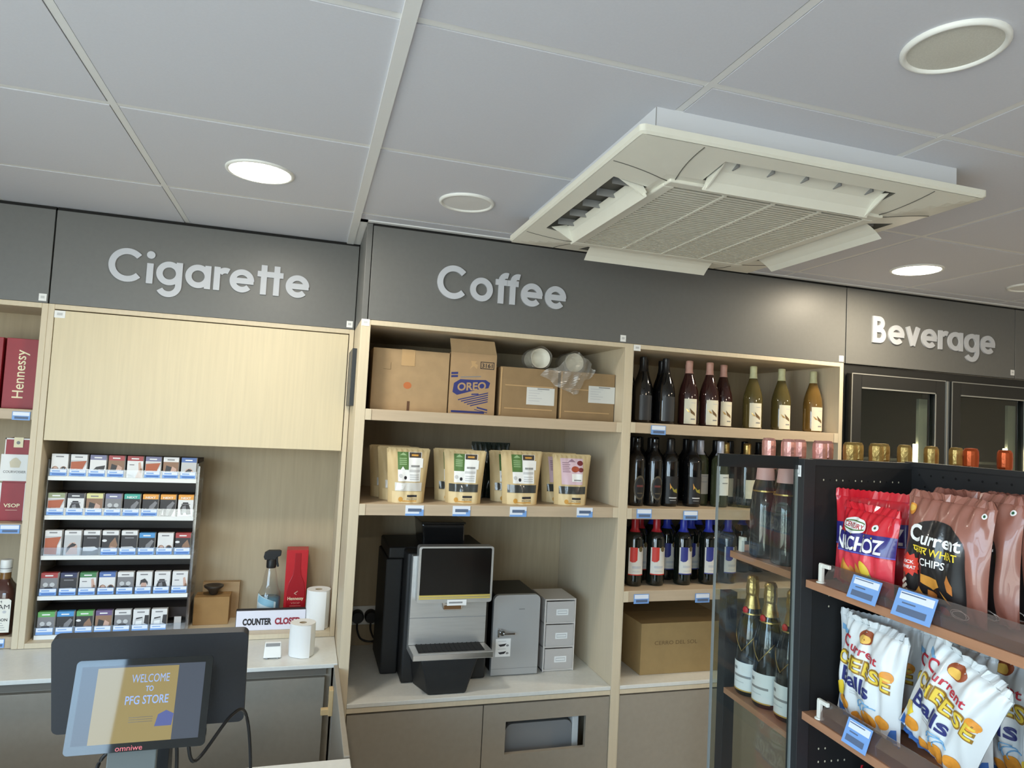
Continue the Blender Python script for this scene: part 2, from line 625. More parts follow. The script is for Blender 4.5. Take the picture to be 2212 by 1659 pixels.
slots_panel().build('panel', AC)
b = MB()
for q in range(4):
    b.T = Matrix.Rotation(q * PI / 2, 4, 'Z')
    b.add([(-0.240, -0.425, -0.087), (0.240, -0.425, -0.087), (0.240, -0.335, -0.099), (-0.240, -0.335, -0.099),
           (-0.240, -0.41, -0.065), (0.240, -0.41, -0.065), (0.240, -0.345, -0.065), (-0.240, -0.345, -0.065)],
          [(0, 1, 5, 4), (1, 2, 6, 5), (2, 3, 7, 6), (3, 0, 4, 7), (4, 5, 6, 7)], ACD)
    for k in range(5):
        x = -0.19 + 0.095 * k
        b.box(x - 0.002, x + 0.002, -0.405, -0.35, -0.085, -0.066, GREY)
b.build('outlet_duct', AC)
# centre intake grille
b = MB()
for x0, x1, y0, y1 in ((-0.315, 0.315, -0.315, -0.283), (-0.315, 0.315, 0.283, 0.315), (-0.315, -0.283, -0.283, 0.283), (0.283, 0.315, -0.283, 0.283)):
    b.box(x0, x1, y0, y1, -0.108, -0.098, ACW)
gf = b.build('grille_frame', AC, 0.004, 3)
b = MB()
b.box(-0.285, 0.285, -0.285, 0.285, -0.101, -0.099, ACD)
for k in range(38):
    y = -0.276 + 0.0149 * k
    b.hexa([(-0.283, y, -0.107), (0.283, y, -0.107), (0.283, y + 0.0095, -0.107), (-0.283, y + 0.0095, -0.107),
            (-0.283, y + 0.004, -0.101), (0.283, y + 0.004, -0.101), (0.283, y + 0.0135, -0.101), (-0.283, y + 0.0135, -0.101)], ACW)
for x in (-0.142, 0.0, 0.142):
    b.box(x - 0.004, x + 0.004, -0.283, 0.283, -0.1085, -0.101, ACW)
b.build('intake_grille', AC)
b = MB()
mp = flat((0.20, -0.300, -0.1085), (1, 0, 0), (0, -1, 0))
b.rect(-0.05, 0.05, -0.003, 0.003, mp, GREY)
b.build('indicator', gf)
for q, rz in enumerate((0.0, -PI / 2, PI, PI / 2)):
    # curved vanes hinged on the inner side of each outlet, hanging open
    b = MB()
    b.T = Matrix.Rotation(rz, 4, 'Z')
    L = 0.232
    pr = [[(-0.336, -0.124), (-0.350, -0.106), (-0.372, -0.088), (-0.402, -0.074)],
          [(-0.338, -0.126), (-0.343, -0.110), (-0.349, -0.092), (-0.358, -0.076)],
          [(-0.342, -0.098), (-0.358, -0.106), (-0.376, -0.118), (-0.392, -0.132)],
          [(-0.342, -0.098), (-0.358, -0.106), (-0.378, -0.118), (-0.394, -0.132)]][q]
    n = len(pr)
    vs, fs = [], []
    for t in (0.0, 0.004):
        for i, (y, z) in enumerate(pr):
            w = L + (0.008 if (q < 2 and i == 0) else 0.0)
            vs += [(-w, y + t, z + t), (w, y + t, z + t)]
    for o_ in (0, 2 * n):
        for i in range(n - 1):
            f = (o_ + 2 * i, o_ + 2 * i + 1, o_ + 2 * i + 3, o_ + 2 * i + 2)
            fs.append(f if o_ else tuple(reversed(f)))
    fs += [(0, 1, 2 * n + 1, 2 * n), (2 * n - 2, 2 * n - 1, 4 * n - 1, 4 * n - 2)]
    for s_ in (0, 1):
        fs += [(2 * i + s_, 2 * i + 2 + s_, 2 * n + 2 * i + 2 + s_, 2 * n + 2 * i + s_) for i in range(n - 1)]
    b.add(vs, fs, ACW)
    if q < 2:
        for sx in (-L - 0.002, L - 0.002):
            b.hexa([(sx, -0.338, -0.122), (sx + 0.004, -0.338, -0.122), (sx + 0.004, -0.332, -0.110), (sx, -0.332, -0.110),
                    (sx, -0.41, -0.084), (sx + 0.004, -0.41, -0.084), (sx + 0.004, -0.36, -0.072), (sx, -0.36, -0.072)], ACW)
    b.build('flap', AC)

# ------------------------------------------------------------------ fascia boards with their lettering
LETM = M('sign_letter_white', (190, 193, 200), 0.5)


def arc(cx, cy, r, a0, a1, n=22):
    return [(cx + r * math.cos(math.radians(a0 + (a1 - a0) * k / n)), cy + r * math.sin(math.radians(a0 + (a1 - a0) * k / n))) for k in range(n + 1)]


SW = 0.0220   # stroke
XH = 0.0895   # x-height
CH = 0.121    # cap height
RR = (XH - SW) / 2


def glyph(c):
    """strokes (centre lines), dots and the width of one letter"""
    m = SW / 2
    cb = (RR + m, XH / 2)
    w = 2 * (RR + m)
    if c == 'C':
        R = (CH + 0.004 - SW) / 2
        return [arc(R + m, CH / 2, R, 42, 318, 36)], [], 2 * R * 0.93 + SW
    if c == 'i':
        return [[(m, 0), (m, XH - 0.014)]], [(m, CH - 0.014, 0.0142)], SW
    if c == 'o':
        return [arc(*cb, RR, 0, 360, 36)], [], w
    if c == 'a':
        return [arc(*cb, RR, 0, 360, 36), [(w - m, 0), (w - m, XH - 0.001)]], [], w
    if c == 'g':
        return [arc(*cb, RR, 0, 360, 36), [(w - m, XH - 0.001), (w - m, 0.0)] + arc(w - m - RR, 0.0, RR, 0, -150, 18)], [], w
    if c == 'r':
        return [[(m, 0), (m, XH)], arc(m + 0.030, XH - 0.036, 0.0245, 150, 62, 10)], [], 0.046
    if c == 'e':
        return [arc(*cb, RR, 0, 318, 36), [(m * 1.2, XH / 2), (w - 0.002, XH / 2)]], [], w
    if c == 't':
        return [[(0.024, 0), (0.024, CH - 0.006)], [(0.0, XH - 0.0095), (0.048, XH - 0.0095)]], [], 0.048
    if c == 'f':
        return [[(0.023, 0), (0.023, CH - 0.034)] + arc(0.023 + 0.0205, CH - 0.034, 0.0205, 180, 72, 12), [(0.0, XH - 0.0095), (0.046, XH - 0.0095)]], [], 0.047
    if c == 'B':
        return [[(m, 0), (m, CH)], [(m, CH - m), (0.034, CH - m)] + arc(0.034, CH * 0.745, CH * 0.255 - m, 90, -90, 14) + [(m, CH * 0.49)],
                [(m, CH * 0.49), (0.038, CH * 0.49)] + arc(0.038, CH * 0.25 + m / 2, CH * 0.25 - m / 2 , 90, -90, 14) + [(m, m)]], [], 0.078
    if c == 'v':
        return [[(0.010, XH), (0.040, 0.004)], [(0.070, XH), (0.040, 0.004)]], [], 0.080
    return [], [], 0.04


def stroke_outline(pts, w):
    L, Rr = [], []
    n = len(pts)
    closed = n > 8 and abs(pts[0][0] - pts[-1][0]) + abs(pts[0][1] - pts[-1][1]) < 1e-6
    for i, (x, y) in enumerate(pts):
        x0, y0 = pts[i - 1] if i else (pts[-2] if closed else pts[0])
        x1, y1 = pts[i + 1] if i < n - 1 else (pts[1] if closed else pts[-1])
        d = math.hypot(x1 - x0, y1 - y0)
        nx, ny = -(y1 - y0) / d * w / 2, (x1 - x0) / d * w / 2
        L.append((x + nx, y + ny)); Rr.append((x - nx, y - ny))
    return L, Rr


def lettering(text, x0, x1, y, zb, gap=0.0105):
    w = 0
    items = []
    for i, c in enumerate(text):
        st, dots, cw = glyph(c)
        if c in 'tf' and i and text[i - 1] == c:
            w -= gap
        items.append((w, st, dots))
        w += cw + gap
    w -= gap
    k = (x1 - x0) / w
    b = MB()
    T = 0.007
    si = 0
    for ox, st, dots in items:
        for pts in st:
            si += 1
            T = 0.007 + 0.0003 * (si % 3)
            L, Rr = stroke_outline(pts, SW)
            n = len(L)
            P = [(x0 + (ox + a) * k, zb + c) for a, c in L] + [(x0 + (ox + a) * k, zb + c) for a, c in Rr]
            vs = [(a, y - T, c) for a, c in P] + [(a, y, c) for a, c in P]
            fs = [(i, i + 1, n + i + 1, n + i) for i in range(n - 1)]
            fs += [(i + 1, i, 2 * n + i, 2 * n + i + 1) for i in range(n - 1)]
            fs += [(n + i, n + i + 1, 3 * n + i + 1, 3 * n + i) for i in range(n - 1)]
            fs += [(0, n, 3 * n, 2 * n), (2 * n - 1, n - 1, 3 * n - 1, 4 * n - 1)]
            b.add(vs, fs, LETM)
        for cx, cz, r in dots:
            b.lathe([(r, -T), (r, 0)], LETM, 24, (x0 + (ox + cx) * k, y, zb + cz), axis='y', smooth=False)
    return b


ZS = 2.088


def sticker(parent, x, y, z, w=0.024, h=0.026, n=(0, -1, 0)):
    b = MB()
    mp = front(x, y, z)
    b.prism([(-w / 2, -h / 2), (w / 2, -h / 2), (w / 2, h / 2), (-w / 2, h / 2)], mp, WHITEP, 0.0, 0.0012)
    b.rect(-w * 0.25, w * 0.25, -h * 0.15, h * 0.2, mp, LGREY, 0.0016)
    return b.build('sticker', parent)


def fascia(x0, x1, y, label, text=None, tx=None, lab=None):
    t = thing('sign_board', label, 'sign', (x0, y, ZS), world=True, group='grey fascia boards under the ceiling')
    b = MB()
    b.box(x0, x1, y, y + 0.018, ZS + 0.0008, ZC - 0.012, FASC)
    b.box(x0, x1, y + 0.004, y + 0.018, ZC - 0.012, ZC - 0.001, GAP)
    b.build('board', t, 0.001)
    if text:
        lettering(text, tx[0], tx[1], y, 2.194).build('lettering', t)
    return t


f1 = fascia(-2.55, -0.9105, YG, 'plain dark grey fascia board left of the Cigarette sign')
f2 = fascia(-0.9055, 0.163, YG, 'dark grey fascia board lettered Cigarette in white', 'Cigarette', (-0.728, -0.021))
f3 = fascia(0.189, 2.279, YC, 'long dark grey fascia board lettered Coffee in white', 'Coffee', (0.429, 0.937))
f4 = fascia(2.284, 3.298, YC, 'dark grey fascia board lettered Beverage in white', 'Beverage', (2.425, 3.163))
f5 = fascia(3.302, 4.6, YC, 'plain dark grey fascia board right of the Beverage sign')
b = MB(); b.box(0.166, 0.186, YC, YG + 0.018, ZS + 0.0008, ZC - 0.006, FASC); b.box(0.186, 0.189, YC + 0.006, YC + 0.018, ZS + 0.0008, ZC - 0.006, GAP)
b.build('end_panel', f3, 0.001)
sticker(f1, -0.927, YG, 2.108); sticker(f2, 0.144, YG, 2.109); sticker(f3, 1.190, YC, 2.106); sticker(f3, 2.259, YC, 2.107); sticker(f4, 3.285, YC, 2.117)

# ------------------------------------------------------------------ cigarette cabinet
CG = thing('display_cabinet', 'pale oak wall cabinet under the Cigarette sign with an open lower bay', 'cabinet', (-0.37, YG, 0.89), world=True)
part_box('side_panel', CG, (-0.907, -0.887, YG, YB, 0.872, ZS), OAK)
part_box('side_panel', CG, (0.146, 0.164, YG, YB, 0.872, ZS), OAK)
part_box('top_board', CG, (-0.887, 0.146, YG, YB, 2.070, ZS), OAK)
part_box('bottom_board', CG, (-0.887, 0.146, YG, YB, 0.872, 0.89), OAK)
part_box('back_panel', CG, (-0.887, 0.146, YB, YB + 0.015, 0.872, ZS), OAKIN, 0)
part_box('middle_board', CG, (-0.885, 0.144, YG + 0.02, YB, 1.60, 1.618), OAK)
d = part_box('door', CG, (-0.884, 0.143, YG - 0.003, YG + 0.016, 1.600, 2.066), OAKD)
sticker(CG, -0.868, YG - 0.003, 2.052, 0.034, 0.026)
b = MB(); b.box(0.150, 0.1655, 2.575, YG - 0.001, 1.780, 1.994, M('handle_slate', (48, 52, 56), 0.4))
b.box(0.1492, 0.1502, 2.675, 2.682, 1.784, 1.990, GREY)
h = b.build('handle', CG, 0.003); h['label'] = 'black vertical pull handle'

# ------------------------------------------------------------------ spirits cabinet at the left edge
SP = thing('display_cabinet', 'pale oak wall cabinet at the left edge holding the spirits', 'cabinet', (-1.4, YG, 0.872), world=True)
part_box('side_panel', SP, (-0.927, -0.9072, YG, YB, 0.872, ZS), OAK)
part_box('side_panel', SP, (-1.95, -1.93, YG, YB, 0.872, ZS), OAK)
part_box('top_board', SP, (-1.93, -0.927, YG, YB, 2.070, ZS), OAK)
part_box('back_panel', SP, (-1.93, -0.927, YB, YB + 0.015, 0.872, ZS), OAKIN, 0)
for z0, z1 in ((1.668, 1.706), (1.267, 1.304), (0.872, 0.912)):
    part_box('shelf', SP, (-1.93, -0.927, YG + 0.01, YB, z0, z1), SHELF, 0.003)

# ------------------------------------------------------------------ rear counter below both
t = tag(part_box('worktop', None, (-1.95, 0.1645, 2.49, YB + 0.012, 0.857, 0.871), STONE), 'white worktop with a thin front edge below the cigarette and spirits cabinets', 'worktop')
BC = thing('base_cupboard', 'taupe grey base cupboard under the white rear worktop', 'cupboard', (-0.6, 2.52, 0), world=True)
part_box('body', BC, (-1.95, 0.148, 2.545, YB, 0.08, 0.8565), BASEG)
for x0, x1 in ((-1.93, -0.882), (-0.878, 0.125)):
    part_box('door', BC, (x0, x1, 2.522, 2.543, 0.09, 0.815), BASEG)
part_box('rail', BC, (-1.95, 0.130, 2.535, 2.545, 0.82, 0.856), M('base_taupe_dark', (118, 111, 101), 0.5))
# swing gate between the rear counter and the front counter
GT = thing('counter_gate', 'low taupe gate panel closing the gap between the front and rear counters', 'gate', (0.158, 2.15, 0.05), world=True)
b = MB(); b.box(0.150, 0.1655, 1.822, 2.475, 0.05, 0.872, BASEG); g_ = b.build('panel', GT, 0.002)
b = MB(); b.box(0.1495, 0.1515, 2.40, 2.404, 0.06, 0.80, LGREY); b.build('edge_strip', GT)
b = MB()
b.box(0.136, 0.150, 2.385, 2.425, 0.735, 0.82, M('pale_wood', (206, 176, 128), 0.6)); b.box(0.112, 0.150, 2.395, 2.415, 0.735, 0.755, M('pale_wood'))
o = b.build('latch', GT, 0.002); o['label'] = 'small L-shaped pale wooden latch'

# ------------------------------------------------------------------ coffee cabinet and wine cabinet


def wall_unit(label, xl, xli, xr, xri, shelves, ln):
    t = thing('display_cabinet', label, 'cabinet', ((xl + xr) / 2, YC, 0), world=True)
    part_box('side_panel', t, (xl, xli, YC, YB, 0.0, ZS), OAK)
    part_box('side_panel', t, (xri, xr, YC, YB, 0.0, ZS), OAK)
    part_box('top_board', t, (xli, xri, YC, YB, 2.070, ZS), OAK)
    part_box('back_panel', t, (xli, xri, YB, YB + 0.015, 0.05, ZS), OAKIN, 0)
    for z0, z1 in shelves:
        b = MB()
        b.box(xli, xri, YC + 0.004, YB, z0, z1, SHELF)
        b.box(xli, xli + 0.022, YC + 0.001, YC + 0.004, z0, z1, OAK)
        b.box(xri - 0.022, xri, YC + 0.001, YC + 0.004, z0, z1, OAK)
        b.build('shelf', t, 0.0015)
    part_box('rail', t, (xli, xri, YC + 0.002, YC + 0.03, 0.712, 0.7295), OAK)
    return t


CF = wall_unit('tall pale oak shelving unit under the Coffee sign with the coffee machine bay', 0.166, 0.200, 1.238, 1.202,
               ((1.731, 1.771), (1.395, 1.4355)), 4)
WN = wall_unit('tall pale oak shelving unit of wine bottles under the right end of the Coffee sign', 1.2385, 1.2405, 2.274, 2.254,
               ((1.732, 1.7745), (1.390, 1.433), (1.065, 1.108)), 4)
sticker(CF, 0.181, YC, 2.077, 0.028, 0.024); sticker(WN, 1.2535, YC - 0.0005, 2.073, 0.03, 0.024)
tag(part_box('worktop', None, (0.2005, 1.2015, YC + 0.001, YB - 0.001, 0.7305, 0.745), STONE), 'white worktop carrying the coffee machine', 'worktop')
tag(part_box('worktop', None, (1.241, 2.2535, YC + 0.001, YB - 0.001, 0.7305, 0.745), STONE), 'white worktop in the wine unit carrying the large carton', 'worktop')
# cupboard doors below the coffee worktop, the right one with a waste opening
d1 = part_box('door', CF, (0.203, 0.692, YC + 0.004, YC + 0.022, 0.08, 0.706), BASEG)
b = MB()
x0, x1, hx0, hx1, hz0, hz1 = 0.695, 1.1995, 0.782, 1.104, 0.5225, 0.641
b.box(x0, hx0, YC + 0.004, YC + 0.022, 0.08, 0.706, BASEG); b.box(hx1, x1, YC + 0.004, YC + 0.022, 0.08, 0.706, BASEG)
b.box(hx0, hx1, YC + 0.004, YC + 0.022, 0.08, hz0, BASEG); b.box(hx0, hx1, YC + 0.004, YC + 0.022, hz1, 0.706, BASEG)
d2 = b.build('door', CF); d2['label'] = 'door with a rectangular cut-out'
part_box('bottom_board', CF, (0.2005, 1.2015, YC + 0.03, YB - 0.002, 0.06, 0.08), OAKIN)
part_box('door', WN, (1.243, 1.745, YC + 0.004, YC + 0.022, 0.08, 0.706), BASEG)
part_box('door', WN, (1.748, 2.252, YC + 0.004, YC + 0.022, 0.08, 0.706), BASEG)
# waste bin seen through the cut-out
WB = thing('waste_bin', 'grey waste bin with a white side seen through the cupboard cut-out', 'bin', (0.94, 2.62, 0.08))
b = MB(); b.prism(rrect(0.137, 0.25, 0.03), flat((0, -0.1, 0.27), (1, 0, 0), (0, 0, 1)), M('bin_grey', (148, 148, 148), 0.5), -0.22, 0.0); b.build('body', WB, 0.006)
b = MB(); b.box(0.139, 0.166, -0.098, 0.12, 0.03, 0.53, WHITE); b.build('side_liner', WB, 0.004)

# ------------------------------------------------------------------ cigarette rack with packs
RK = thing('cigarette_rack', 'five-tier clear acrylic cigarette rack with white shelf fronts in the open bay', 'rack', (-0.63, 2.83, 0.89), world=True)
RX0, RX1 = -0.872, -0.383
LANE = (RX1 - RX0) / 8
RZ = [1.4555, 1.3145, 1.1715, 1.0285, 0.8905]          # top of each white shelf strip is +0.014
YR = 2.828
for k, z in enumerate(RZ):
    b = MB(); b.box(RX0, RX1, YR, YR + 0.16, z + 0.002, z + 0.008, ACRY if False else LGREY); b.box(RX0, RX1, YR - 0.004, YR, z, z + 0.0145, WHITE)
    b.build('shelf', RK)
    b = MB()
    b.box(RX0, RX1, YR - 0.003, YR - 0.0015, z + 0.0145, z + 0.043, ACRY)
    b.build('front_lip', RK)
for x in (RX0 - 0.004, RX1):
    b = MB(); b.box(x, x + 0.004, YR + 0.0, YR + 0.165, 0.8905, 1.53, ACRY); b.build('side_panel', RK)
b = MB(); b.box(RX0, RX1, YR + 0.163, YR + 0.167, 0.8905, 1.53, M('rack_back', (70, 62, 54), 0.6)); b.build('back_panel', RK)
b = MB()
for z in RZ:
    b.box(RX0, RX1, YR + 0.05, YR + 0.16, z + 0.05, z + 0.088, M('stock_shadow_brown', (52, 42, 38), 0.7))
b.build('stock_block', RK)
# acrylic side rods at the right edge
b = MB(); b.box(RX1 + 0.004, RX1 + 0.010, YR - 0.002, YR + 0.006, 0.895, 1.52, ACRY); b.build('corner_post', RK)

PC = {
    'white': (226, 222, 216), 'red': (168, 62, 60), 'teal': (66, 166, 148), 'orange': (232, 160, 62), 'blue': (84, 112, 170), 'green': (70, 128, 78),
    'lgreen': (104, 170, 96), 'sky': (78, 148, 204), 'purple': (112, 92, 130), 'navy': (52, 54, 86), 'dark': (58, 54, 58), 'yellow': (220, 214, 150), 'lilac': (120, 118, 150), 'olive': (150, 158, 120)}
PAPER = M('pack_white', (226, 224, 222), 0.4)


def pmat(c):
    return M('pack_' + c, PC[c], 0.4)


SKIN = M('print_skin', (206, 168, 150), 0.5)
BRWN = M('print_brown', (150, 116, 92), 0.5)
ORNG = M('print_orange', (182, 98, 66), 0.5)
DKPR = M('print_dark', (62, 58, 58), 0.5)
PINKP = M('print_pink', (214, 140, 124), 0.5)
GRYP = M('print_grey', (132, 130, 132), 0.5)


def pack_mesh(top, kind, tall, word=None):
    """one cigarette pack: flip-top box with a brand band and a picture warning"""
    w, dp, h = 0.0525, 0.022, (0.094 if tall else 0.0855)
    b = MB()
    b.box(-w / 2, w / 2, 0, dp, 0, h, PAPER)
    mp = front(0, 0, 0)
    X = w / 2
    band = h * (0.80 if not tall else 0.83)
    b.rect(-X, X, band, h, mp, pmat(top), 0.0004)
    b.prism([(-X, 0.0), (X, 0.0), (X, dp), (-X, dp)], flat((0, 0, h), (1, 0, 0), (0, 1, 0)), pmat(top), 0.0, 0.0006)
    if word:
        b.text(word, 0, (band + h) / 2 - 0.002, 0.0075, mp, WHITEP, 0.0008, width=0.034, bold=0.02)
    else:
        b.rect(-X * 0.5, X * 0.45, band + h * 0.07, band + h * 0.12, mp, WHITEP if top not in ('white', 'yellow') else GRYP, 0.0008)
    lo = h * 0.05
    P = lambda pts, m, o: b.poly([(X * x, lo + (band - lo) * y) for x, y in pts], mp, m, o)
    if kind == 'orange':
        P([(-1, 0), (1, 0), (1, 0.95), (-1, 0.95)], LGREY, 0.0004)
        P([(-0.95, 0.08), (0.5, 0.05), (0.55, 0.5), (0.95, 0.92), (-0.95, 0.85)], ORNG, 0.0008)
        P([(0.55, 0.1), (1, 0.1), (1, 0.75), (0.6, 0.5)], PAPER, 0.0009)
    elif kind == 'face':
        P([(-0.55, 0.12), (-0.7, 0.5), (-0.35, 0.85), (0.3, 0.85), (0.62, 0.5), (0.75, 0.15)], DKPR, 0.0006)
        P([(-0.45, 0.2), (-0.4, 0.6), (0.0, 0.68), (0.12, 0.42), (0.0, 0.2)], GRYP, 0.0009)
        P([(-0.3, 0.02), (0.25, 0.02), (0.1, 0.25), (-0.2, 0.25)], PAPER, 0.0011)
        P([(-0.6, 0.72), (0.6, 0.72), (0.6, 0.76), (-0.6, 0.76)], GRYP, 0.0011)
    elif kind == 'child':
        P([(-0.7, 0.0), (0.85, 0.0), (0.55, 0.3), (-0.4, 0.3)], DKPR, 0.0006)
        b.disc(0.0, lo + (band - lo) * 0.52, X * 0.36, h * 0.17, mp, SKIN, 0.0007)
        P([(-0.5, 0.5), (-0.42, 0.8), (0.1, 0.9), (0.5, 0.7), (0.5, 0.5), (0.3, 0.66), (-0.25, 0.66)], DKPR, 0.0009)
    elif kind == 'pair':
        P([(-1, 0), (1, 0), (1, 0.35), (-1, 0.35)], BRWN, 0.0005)
        b.disc(-X * 0.5, lo + (band - lo) * 0.36, X * 0.45, h * 0.17, mp, BRWN, 0.0007)
        b.disc(X * 0.5, lo + (band - lo) * 0.36, X * 0.45, h * 0.17, mp, BRWN, 0.0007)
        b.disc(-X * 0.45, lo + (band - lo) * 0.45, X * 0.25, h * 0.08, mp, SKIN, 0.0009)
        b.disc(X * 0.5, lo + (band - lo) * 0.45, X * 0.25, h * 0.08, mp, DKPR, 0.0009)
    elif kind == 'foot':
        P([(0.1, 0), (0.95, 0), (0.95, 0.5), (0.65, 0.95), (0.4, 0.9), (0.5, 0.45)], SKIN, 0.0006)
        P([(-0.9, 0.15), (-0.1, 0.05), (-0.1, 0.12), (-0.9, 0.25)], LGREY, 0.0006)
        P([(-0.7, 0.75), (-0.1, 0.75), (-0.1, 0.8), (-0.7, 0.8)], GRYP, 0.0006)
        P([(0.6, 0.35), (0.9, 0.3), (0.95, 0.55), (0.7, 0.6)], BRWN, 0.0009)
    elif kind == 'hand':
        P([(-1, -0.05), (1, -0.05), (1, 1), (-1, 1)], DKPR, 0.0005)
        P([(-0.95, 0.22), (0.2, 0.22), (0.9, 0.32), (0.45, 0.44), (-0.95, 0.42)], PAPER, 0.0008)
        P([(-0.55, 0.84), (0.6, 0.84), (0.6, 0.9), (-0.55, 0.9)], GRYP, 0.0008)
    elif kind == 'skin':
        P([(-1, 0), (1, 0), (1, 1), (-1, 1)], LGREY, 0.0004)
        P([(-0.7, 0.05), (-0.75, 0.3), (-0.3, 0.6), (0.25, 0.66), (0.6, 0.5), (0.7, 0.05)], SKIN, 0.0006)
        P([(-0.7, 0.1), (-0.6, 0.4), (0.0, 0.62), (0.5, 0.55), (0.3, 0.45), (-0.2, 0.4)], DKPR, 0.0008)
    elif kind == 'grey':
        P([(-1, 0), (1, 0), (1, 1), (-1, 1)], GRYP, 0.0004)
        b.disc(-X * 0.4, h * 0.52, X * 0.3, h * 0.09, mp, LGREY, 0.0007)
        b.disc(X * 0.4, h * 0.52, X * 0.3, h * 0.09, mp, LGREY, 0.0007)
        P([(-0.55, 0.36), (0.55, 0.36), (0.45, 0.5), (-0.45, 0.5)], DKPR, 0.0008)
        P([(-0.7, 0.05), (0.7, 0.05), (0.4, 0.28), (-0.4, 0.28)], LGREY, 0.0007)
    elif kind == 'brown':
        P([(-1, 0), (1, 0), (1, 1), (-1, 1)], BRWN, 0.0004)
        P([(-0.8, 0.1), (-0.1, 0.2), (0.1, 0.7), (-0.6, 0.8)], DKPR, 0.0007)
        P([(-0.1, 0.3), (0.6, 0.15), (0.75, 0.6), (0.2, 0.75)], SKIN, 0.0008)
    elif kind == 'cloth':
        P([(-1, 0), (1, 0), (1, 1), (-1, 1)], DKPR, 0.0004)
        P([(-0.3, 0.05), (0.5, 0.0), (0.95, 0.5), (0.6, 0.9), (0.0, 0.6)], BRWN, 0.0006)
        P([(-0.1, 0.1), (0.4, 0.02), (0.75, 0.4), (0.1, 0.45)], SKIN, 0.0008)
        b.disc(-X * 0.7, h * 0.62, X * 0.3, h * 0.05, mp, PAPER, 0.0008)
    elif kind == 'smoke':
        P([(-1, 0), (1, 0), (1, 1), (-1, 1)], DKPR, 0.0004)
        P([(-0.2, 0.1), (-0.1, 0.6), (0.6, 0.9), (0.9, 0.8), (0.4, 0.4), (0.1, 0.05)], GRYP, 0.0006)
        P([(0.5, 0.0), (1, 0.0), (1, 0.5)], PAPER, 0.0008)
        P([(-0.75, 0.1), (-0.5, 0.1), (-0.55, 0.5)], LGREY, 0.0008)
    elif kind == 'glass':
        P([(-0.85, 0.1), (0.25, 0.02), (0.3, 0.8), (-0.75, 0.75)], LGREY, 0.0005)
        P([(-0.7, 0.18), (0.12, 0.1), (0.16, 0.66), (-0.6, 0.62)], WHITEP, 0.0008)
        P([(0.42, 0.5), (1, 0.4), (1, 0.95), (0.5, 0.95)], DKPR, 0.0006)
        P([(-0.6, 0.72), (0.2, 0.8), (0.22, 0.86), (-0.6, 0.8)], DKPR, 0.0009)
    elif kind == 'pinkdark':
        P([(-1, 0), (1, 0), (1, 0.8), (-1, 0.8)], PAPER, 0.0004)
        P([(-0.9, 0.25), (-0.2, 0.6), (0.9, 0.7), (0.7, 0.2), (0.2, 0.1), (-0.2, 0.35)], DKPR, 0.0006)
        b.disc(X * 0.25, h * 0.27, X * 0.3, h * 0.12, mp, PINKP, 0.0008)
    return b


ROWS = [
    [('white', 'pair', 0), ('white', 'orange', 0), ('lilac', 'pinkdark', 0), ('red', 'brown', 0), ('red', 'foot', 0), ('lilac', 'orange', 0), ('white', 'brown', 0), ('blue', 'skin', 0)],
    [('olive', 'orange', 0), ('dark', 'face', 0), ('yellow', 'brown', 0), ('lilac', 'grey', 0), ('teal', 'smoke', 0, 'NEXT'), ('orange', 'smoke', 0, 'NEXT'), ('orange', 'smoke', 0, 'NEXT'), ('orange', 'face', 0, 'NEXT')],
    [('white', 'orange', 1), ('white', 'skin', 1), ('white', 'hand', 1), ('white', 'cloth', 1), ('white', 'hand', 1), ('sky', 'smoke', 0), ('white', 'pair', 0), ('red', 'cloth', 0)],
    [('red', 'grey', 0), ('navy', 'hand', 0), ('green', 'foot', 0), ('blue', 'pair', 0), ('white', 'grey', 0), ('white', 'child', 0), ('white', 'face', 0), ('white', 'foot', 0)],
    [('lgreen', 'grey', 0), ('sky', 'smoke', 0), ('lgreen', 'cloth', 0), ('purple', 'brown', 0), ('white', 'grey', 0), ('white', 'glass', 0), ('white', 'glass', 0)],
]
NOCARD = {(0, 4), (1, 6), (1, 7), (2, 0), (2, 1), (2, 2)}
TOPW = {'white': 'white', 'red': 'red', 'teal': 'teal', 'orange': 'orange', 'blue': 'blue', 'green': 'dark green', 'lgreen': 'green', 'sky': 'sky blue', 'purple': 'purple', 'navy': 'navy', 'dark': 'dark', 'yellow': 'pale yellow', 'lilac': 'lilac', 'olive': 'olive green'}
NTH = ['first', 'second', 'third', 'fourth', 'fifth', 'sixth', 'seventh', 'last']
TIER = ['top', 'second', 'middle', 'fourth', 'bottom']
KW = {'orange': 'orange picture', 'face': 'dark-haired face', 'child': 'child portrait', 'pair': 'two heads', 'foot': 'bare foot', 'hand': 'white hand on black', 'skin': 'skin-toned picture', 'grey': 'grey face picture', 'brown': 'brown picture', 'cloth': 'brown dark picture', 'smoke': 'dark smoke picture', 'glass': 'white glass picture', 'pinkdark': 'pink and dark picture'}
_pk = {}
